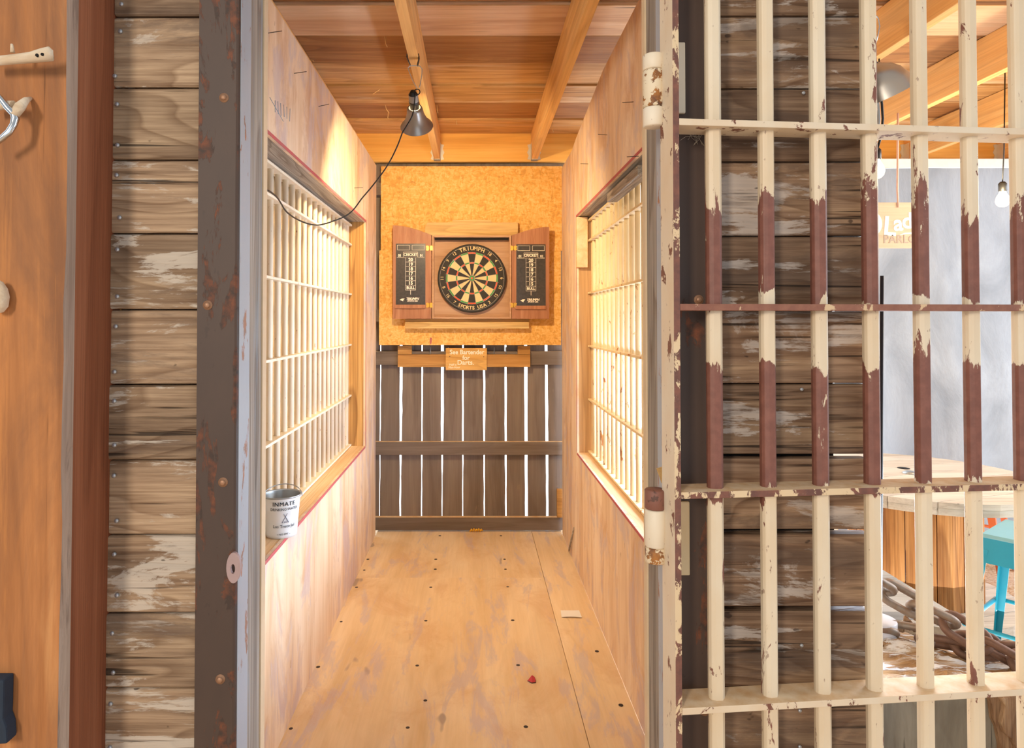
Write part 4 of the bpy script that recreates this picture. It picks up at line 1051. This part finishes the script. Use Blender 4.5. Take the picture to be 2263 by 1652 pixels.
chain('B', [(1895, 1390, 2.17), (1955, 1396, 2.15), (2017, 1407, 2.11), (2103, 1421, 2.07), (2150, 1430, 2.05), (2205, 1428, 2.04), (2262, 1432, 2.03), (2330, 1440, 2.02)], 'lower strand of heavy rusty chain lying on the log', [M['chain'], M['chain_r']])
c = PY(1940, 1366, 2.17); o = MB().lathe([(0, -.062), (.050, -.062), (.053, -.058), (.054, -.004), (.052, 0), (0, .001)], c, (0,0,1), 30).build('white_tin', M['tin'], None); tag(o, 'round white tin on the log behind the fourth gate bar', 'tin')

# black pole
a = PY(1949, 609, 1.62); o = MB().tube([(PY(1936, 1500, 1.62).x, 1.62, -.06), (a.x, 1.62, a.z)], .0042, 10).build('black_pole', M['black']); tag(o, 'thin black pole standing just right of the board wall', 'pole')

# reflector lamp
def reflector():
    d = Vector((.46, .15, -.87)).normalized(); rc_ = PY(1950, 214, 1.74); root = root_at('reflector_lamp', PY(1938, 40, 1.74))
    org = rc_ - d*.085; k = .078
    prof = [(.022, 0), (.026, .004), (.045, .014), (.060, .030), (.072, .055), (.077, .080), (.079, .085)]
    m = MB().lathe(prof, org, d, 40).lathe([prof[-1]] + [(r-.0012, h) for r, h in prof][::-1], org, d, 40); adopt(root, m.build('reflector_bowl', M['alu']))
    adopt(root, MB().lathe([(0, -.05), (.014, -.05), (.018, -.04), (.019, 0), (0, 0)], org, d, 20).build('socket', M['blackrub']))
    adopt(root, MB().lathe([(0, .07), (.02, .06), (.024, .045), (.012, .015), (.012, .001)], org, d, 16).build('bulb', M['enamel']))
    lp = [PY(u, v, 1.74) for u, v in ((1935, 96), (1940, 78), (1944, 58), (1941, 40), (1932, 30), (1922, 40), (1921, 62), (1926, 84))]
    adopt(root, MB().tube(lp, .0016, 6).build('wire_loop', M['chrome']))
    cd = [PY(u, v, 1.73) for u, v in ((1925, 150), (1937, 165), (1944, 195), (1949, 230), (1951, 262), (1948, 300), (1938, 330))]
    adopt(root, MB().tube(cd, .003, 6).build('cord', M['blackrub'])); cd = [p + Vector((-.006, .005, 0)) for p in cd]; adopt(root, MB().tube(cd, .0028, 6).build('cord', M['galv']))
    tag(root, 'shiny metal reflector lamp hanging behind the fourth gate bar', 'lamp')
reflector()

# hanging sign
YS = 3.2
a = PY(1918, 447, YS); b = PY(2044, 548, YS)
hs = root_at('hanging_sign', ((a.x+b.x)/2, YS, b.z))
adopt(hs, MB().box(a.x, b.x, YS, YS+.016, b.z, a.z).build('sign_board', M['signpale'], None, .002))
L = MB(); yy = YS-.0006
q = PY(1952, 507, yy)
text_into(L, 'L', .125, plane_fn((q.x+.03, q.y, q.z+.012), -.08), bold=.0028); 
for ch, u, v, s_, rr_ in (('a', 1985, 494, .105, .02), ('d', 2005, 489, .105, .05), ('y', 2026, 492, .105, .08)):
    text_into(L, ch, s_, plane_fn(tuple(PY(u, v, yy)), rr_), bold=.0025)
cc = PY(1930, 494, yy); E = MB()
E.prism([(.042*math.cos(2*PI*j/30), .055*math.sin(2*PI*j/30)) for j in range(30)], lambda p: Vector((cc.x+p[0], yy, cc.z+p[1])), lambda p: Vector((cc.x+p[0], yy+.0005, cc.z+p[1])))
adopt(hs, E.build('round_emblem', M['signwhite']))
sw = [PY(u, v, yy) for u, v in ((1985, 520), (2000, 514), (2016, 513), (2034, 519), (2034, 522), (2016, 516.5), (2000, 517), (1985, 521))]
SWO = MB().add(sw, [(0, 1, 6, 7), (1, 2, 5, 6), (2, 3, 4, 5)])
adopt(hs, L.build('lettering', M['signwhite'], None, recalc=False), SWO.build('underline', M['signwhite'], None, recalc=False))
L2 = MB(); text_into(L2, 'PARLOR', .055, plane_fn(tuple(PY(1997, 529, yy))), bold=.0008, sx=.95); adopt(hs, L2.build('lettering', M['signgrey'], None, recalc=False))
adopt(hs, MB().tube([PY(1985, 458, YS-.003), PY(1983, 420, YS), PY(1984, 340, YS), PY(1984, 250, YS)], .0045, 6).build('hanging_cord', plain('pink_cord', '#d8b0a0', .8)))
tag(hs, 'pale wooden hanging sign with white Lady lettering in the bar room', 'sign')

# bulbs
def bulb(u, v, y, label):
    c_ = PY(u, v, y); root = root_at('light_bulb', c_)
    adopt(root, MB().lathe([(0, -.034), (.015, -.031), (.026, -.020), (.030, -.004), (.026, .014), (.015, .034), (.013, .045)], c_, (0,0,1), 20).build('bulb_glass', M['bulb']))
    adopt(root, MB().lathe([(.014, .042), (.018, .046), (.018, .08), (.01, .09), (0, .09)], c_, (0,0,1), 16).build('socket', M['blackrub']))
    adopt(root, MB().tube([c_ + Vector((0, 0, .088)), c_ + Vector((.01, 0, .25)), Vector((c_.x+.02, c_.y, ZD-.002))], .003, 6).build('cord', M['blackrub']))
    tag(root, label, 'light bulb', 'bare bulbs in the bar room')
bulb(2216, 442, 3.3, 'glowing bare bulb in front of the curtain at the upper right')
bulb(1937, 376, 2.7, 'bare bulb peeking out beside the fourth gate bar')

# ------------------------------------------------------------------ lights
def light(kind, name, loc, energy, color, **kw):
    d = bpy.data.lights.new(name, kind); d.energy = energy; d.color = color
    rot = kw.pop('rot', None); tgt = kw.pop('target', None)
    for k, v in kw.items(): setattr(d, k, v)
    o = bpy.data.objects.new(name, d); COL.objects.link(o); o.location = loc
    if tgt is not None: o.rotation_euler = (Vector(tgt)-Vector(loc)).to_track_quat('-Z', 'Y').to_euler()
    return o
WARM = (1.0, .72, .38)
light('SPOT', 'lamp_light', LORG + LD*.086, 104, WARM, shadow_soft_size=.03, spot_size=math.radians(170), spot_blend=.9, target=LORG + LD*2)
light('POINT', 'bulb_light', PY(2216, 442, 3.22), 14, (1, .8, .5), shadow_soft_size=.03)
light('POINT', 'bar_room_warm', (2.6, 2.6, 1.9), 26, (1, .74, .42), shadow_soft_size=.15)
light('AREA', 'sky_right', (5.6, 2.2, 2.1), 250, (.80, .89, 1.0), shape='RECTANGLE', size=3.0, size_y=2.2, target=(0, 2.4, .5))
light('AREA', 'daylight_boost', (1.12, 2.6, .86), 64, (.62, .77, 1.0), shape='RECTANGLE', size=2.0, size_y=.34, target=(0, 2.6, .56))  # added strip lamp inside the room, strengthening daylight through the grille
light('AREA', 'ground_bounce', (3.0, 3.0, .12), 38, (1.0, .93, .84), shape='RECTANGLE', size=2.2, size_y=2.0, target=(3.0, 3.0, 3))
light('AREA', 'front_left_lamp', (-2.0, -2.8, 2.6), 120, (1.0, .86, .70), shape='RECTANGLE', size=.5, size_y=1.0, target=(-.1, 1.4, 1.5))  # added lamp, unseen behind the camera, for the post's shadow on the boards
light('AREA', 'front_fill', (.9, -2.4, 1.2), 26, (.90, .94, 1.0), shape='RECTANGLE', size=3.0, size_y=2.0, target=(0, 2.6, 1.0))

w = bpy.data.worlds.new('world'); sc.world = w; w.use_nodes = True; t = w.node_tree; t.nodes.clear()
tc = t.nodes.new('ShaderNodeTexCoord'); sp_ = t.nodes.new('ShaderNodeSeparateXYZ'); t.links.new(tc.outputs['Generated'], sp_.inputs[0])
mr = t.nodes.new('ShaderNodeMapRange'); mr.inputs[1].default_value = -.2; mr.inputs[2].default_value = .9; mr.inputs[3].default_value = .42; mr.inputs[4].default_value = 4.5; t.links.new(sp_.outputs[1], mr.inputs[0])
bg = t.nodes.new('ShaderNodeBackground'); bg.inputs[0].default_value = (.90, .95, 1.0, 1); t.links.new(mr.outputs[0], bg.inputs[1])
ow = t.nodes.new('ShaderNodeOutputWorld'); t.links.new(bg.outputs[0], ow.inputs[0])

sc.view_settings.view_transform = 'Standard'; sc.view_settings.look = 'None'; sc.view_settings.exposure = 0.1; sc.view_settings.gamma = 1.12
sc.cycles.max_bounces = 8; sc.cycles.diffuse_bounces = 5
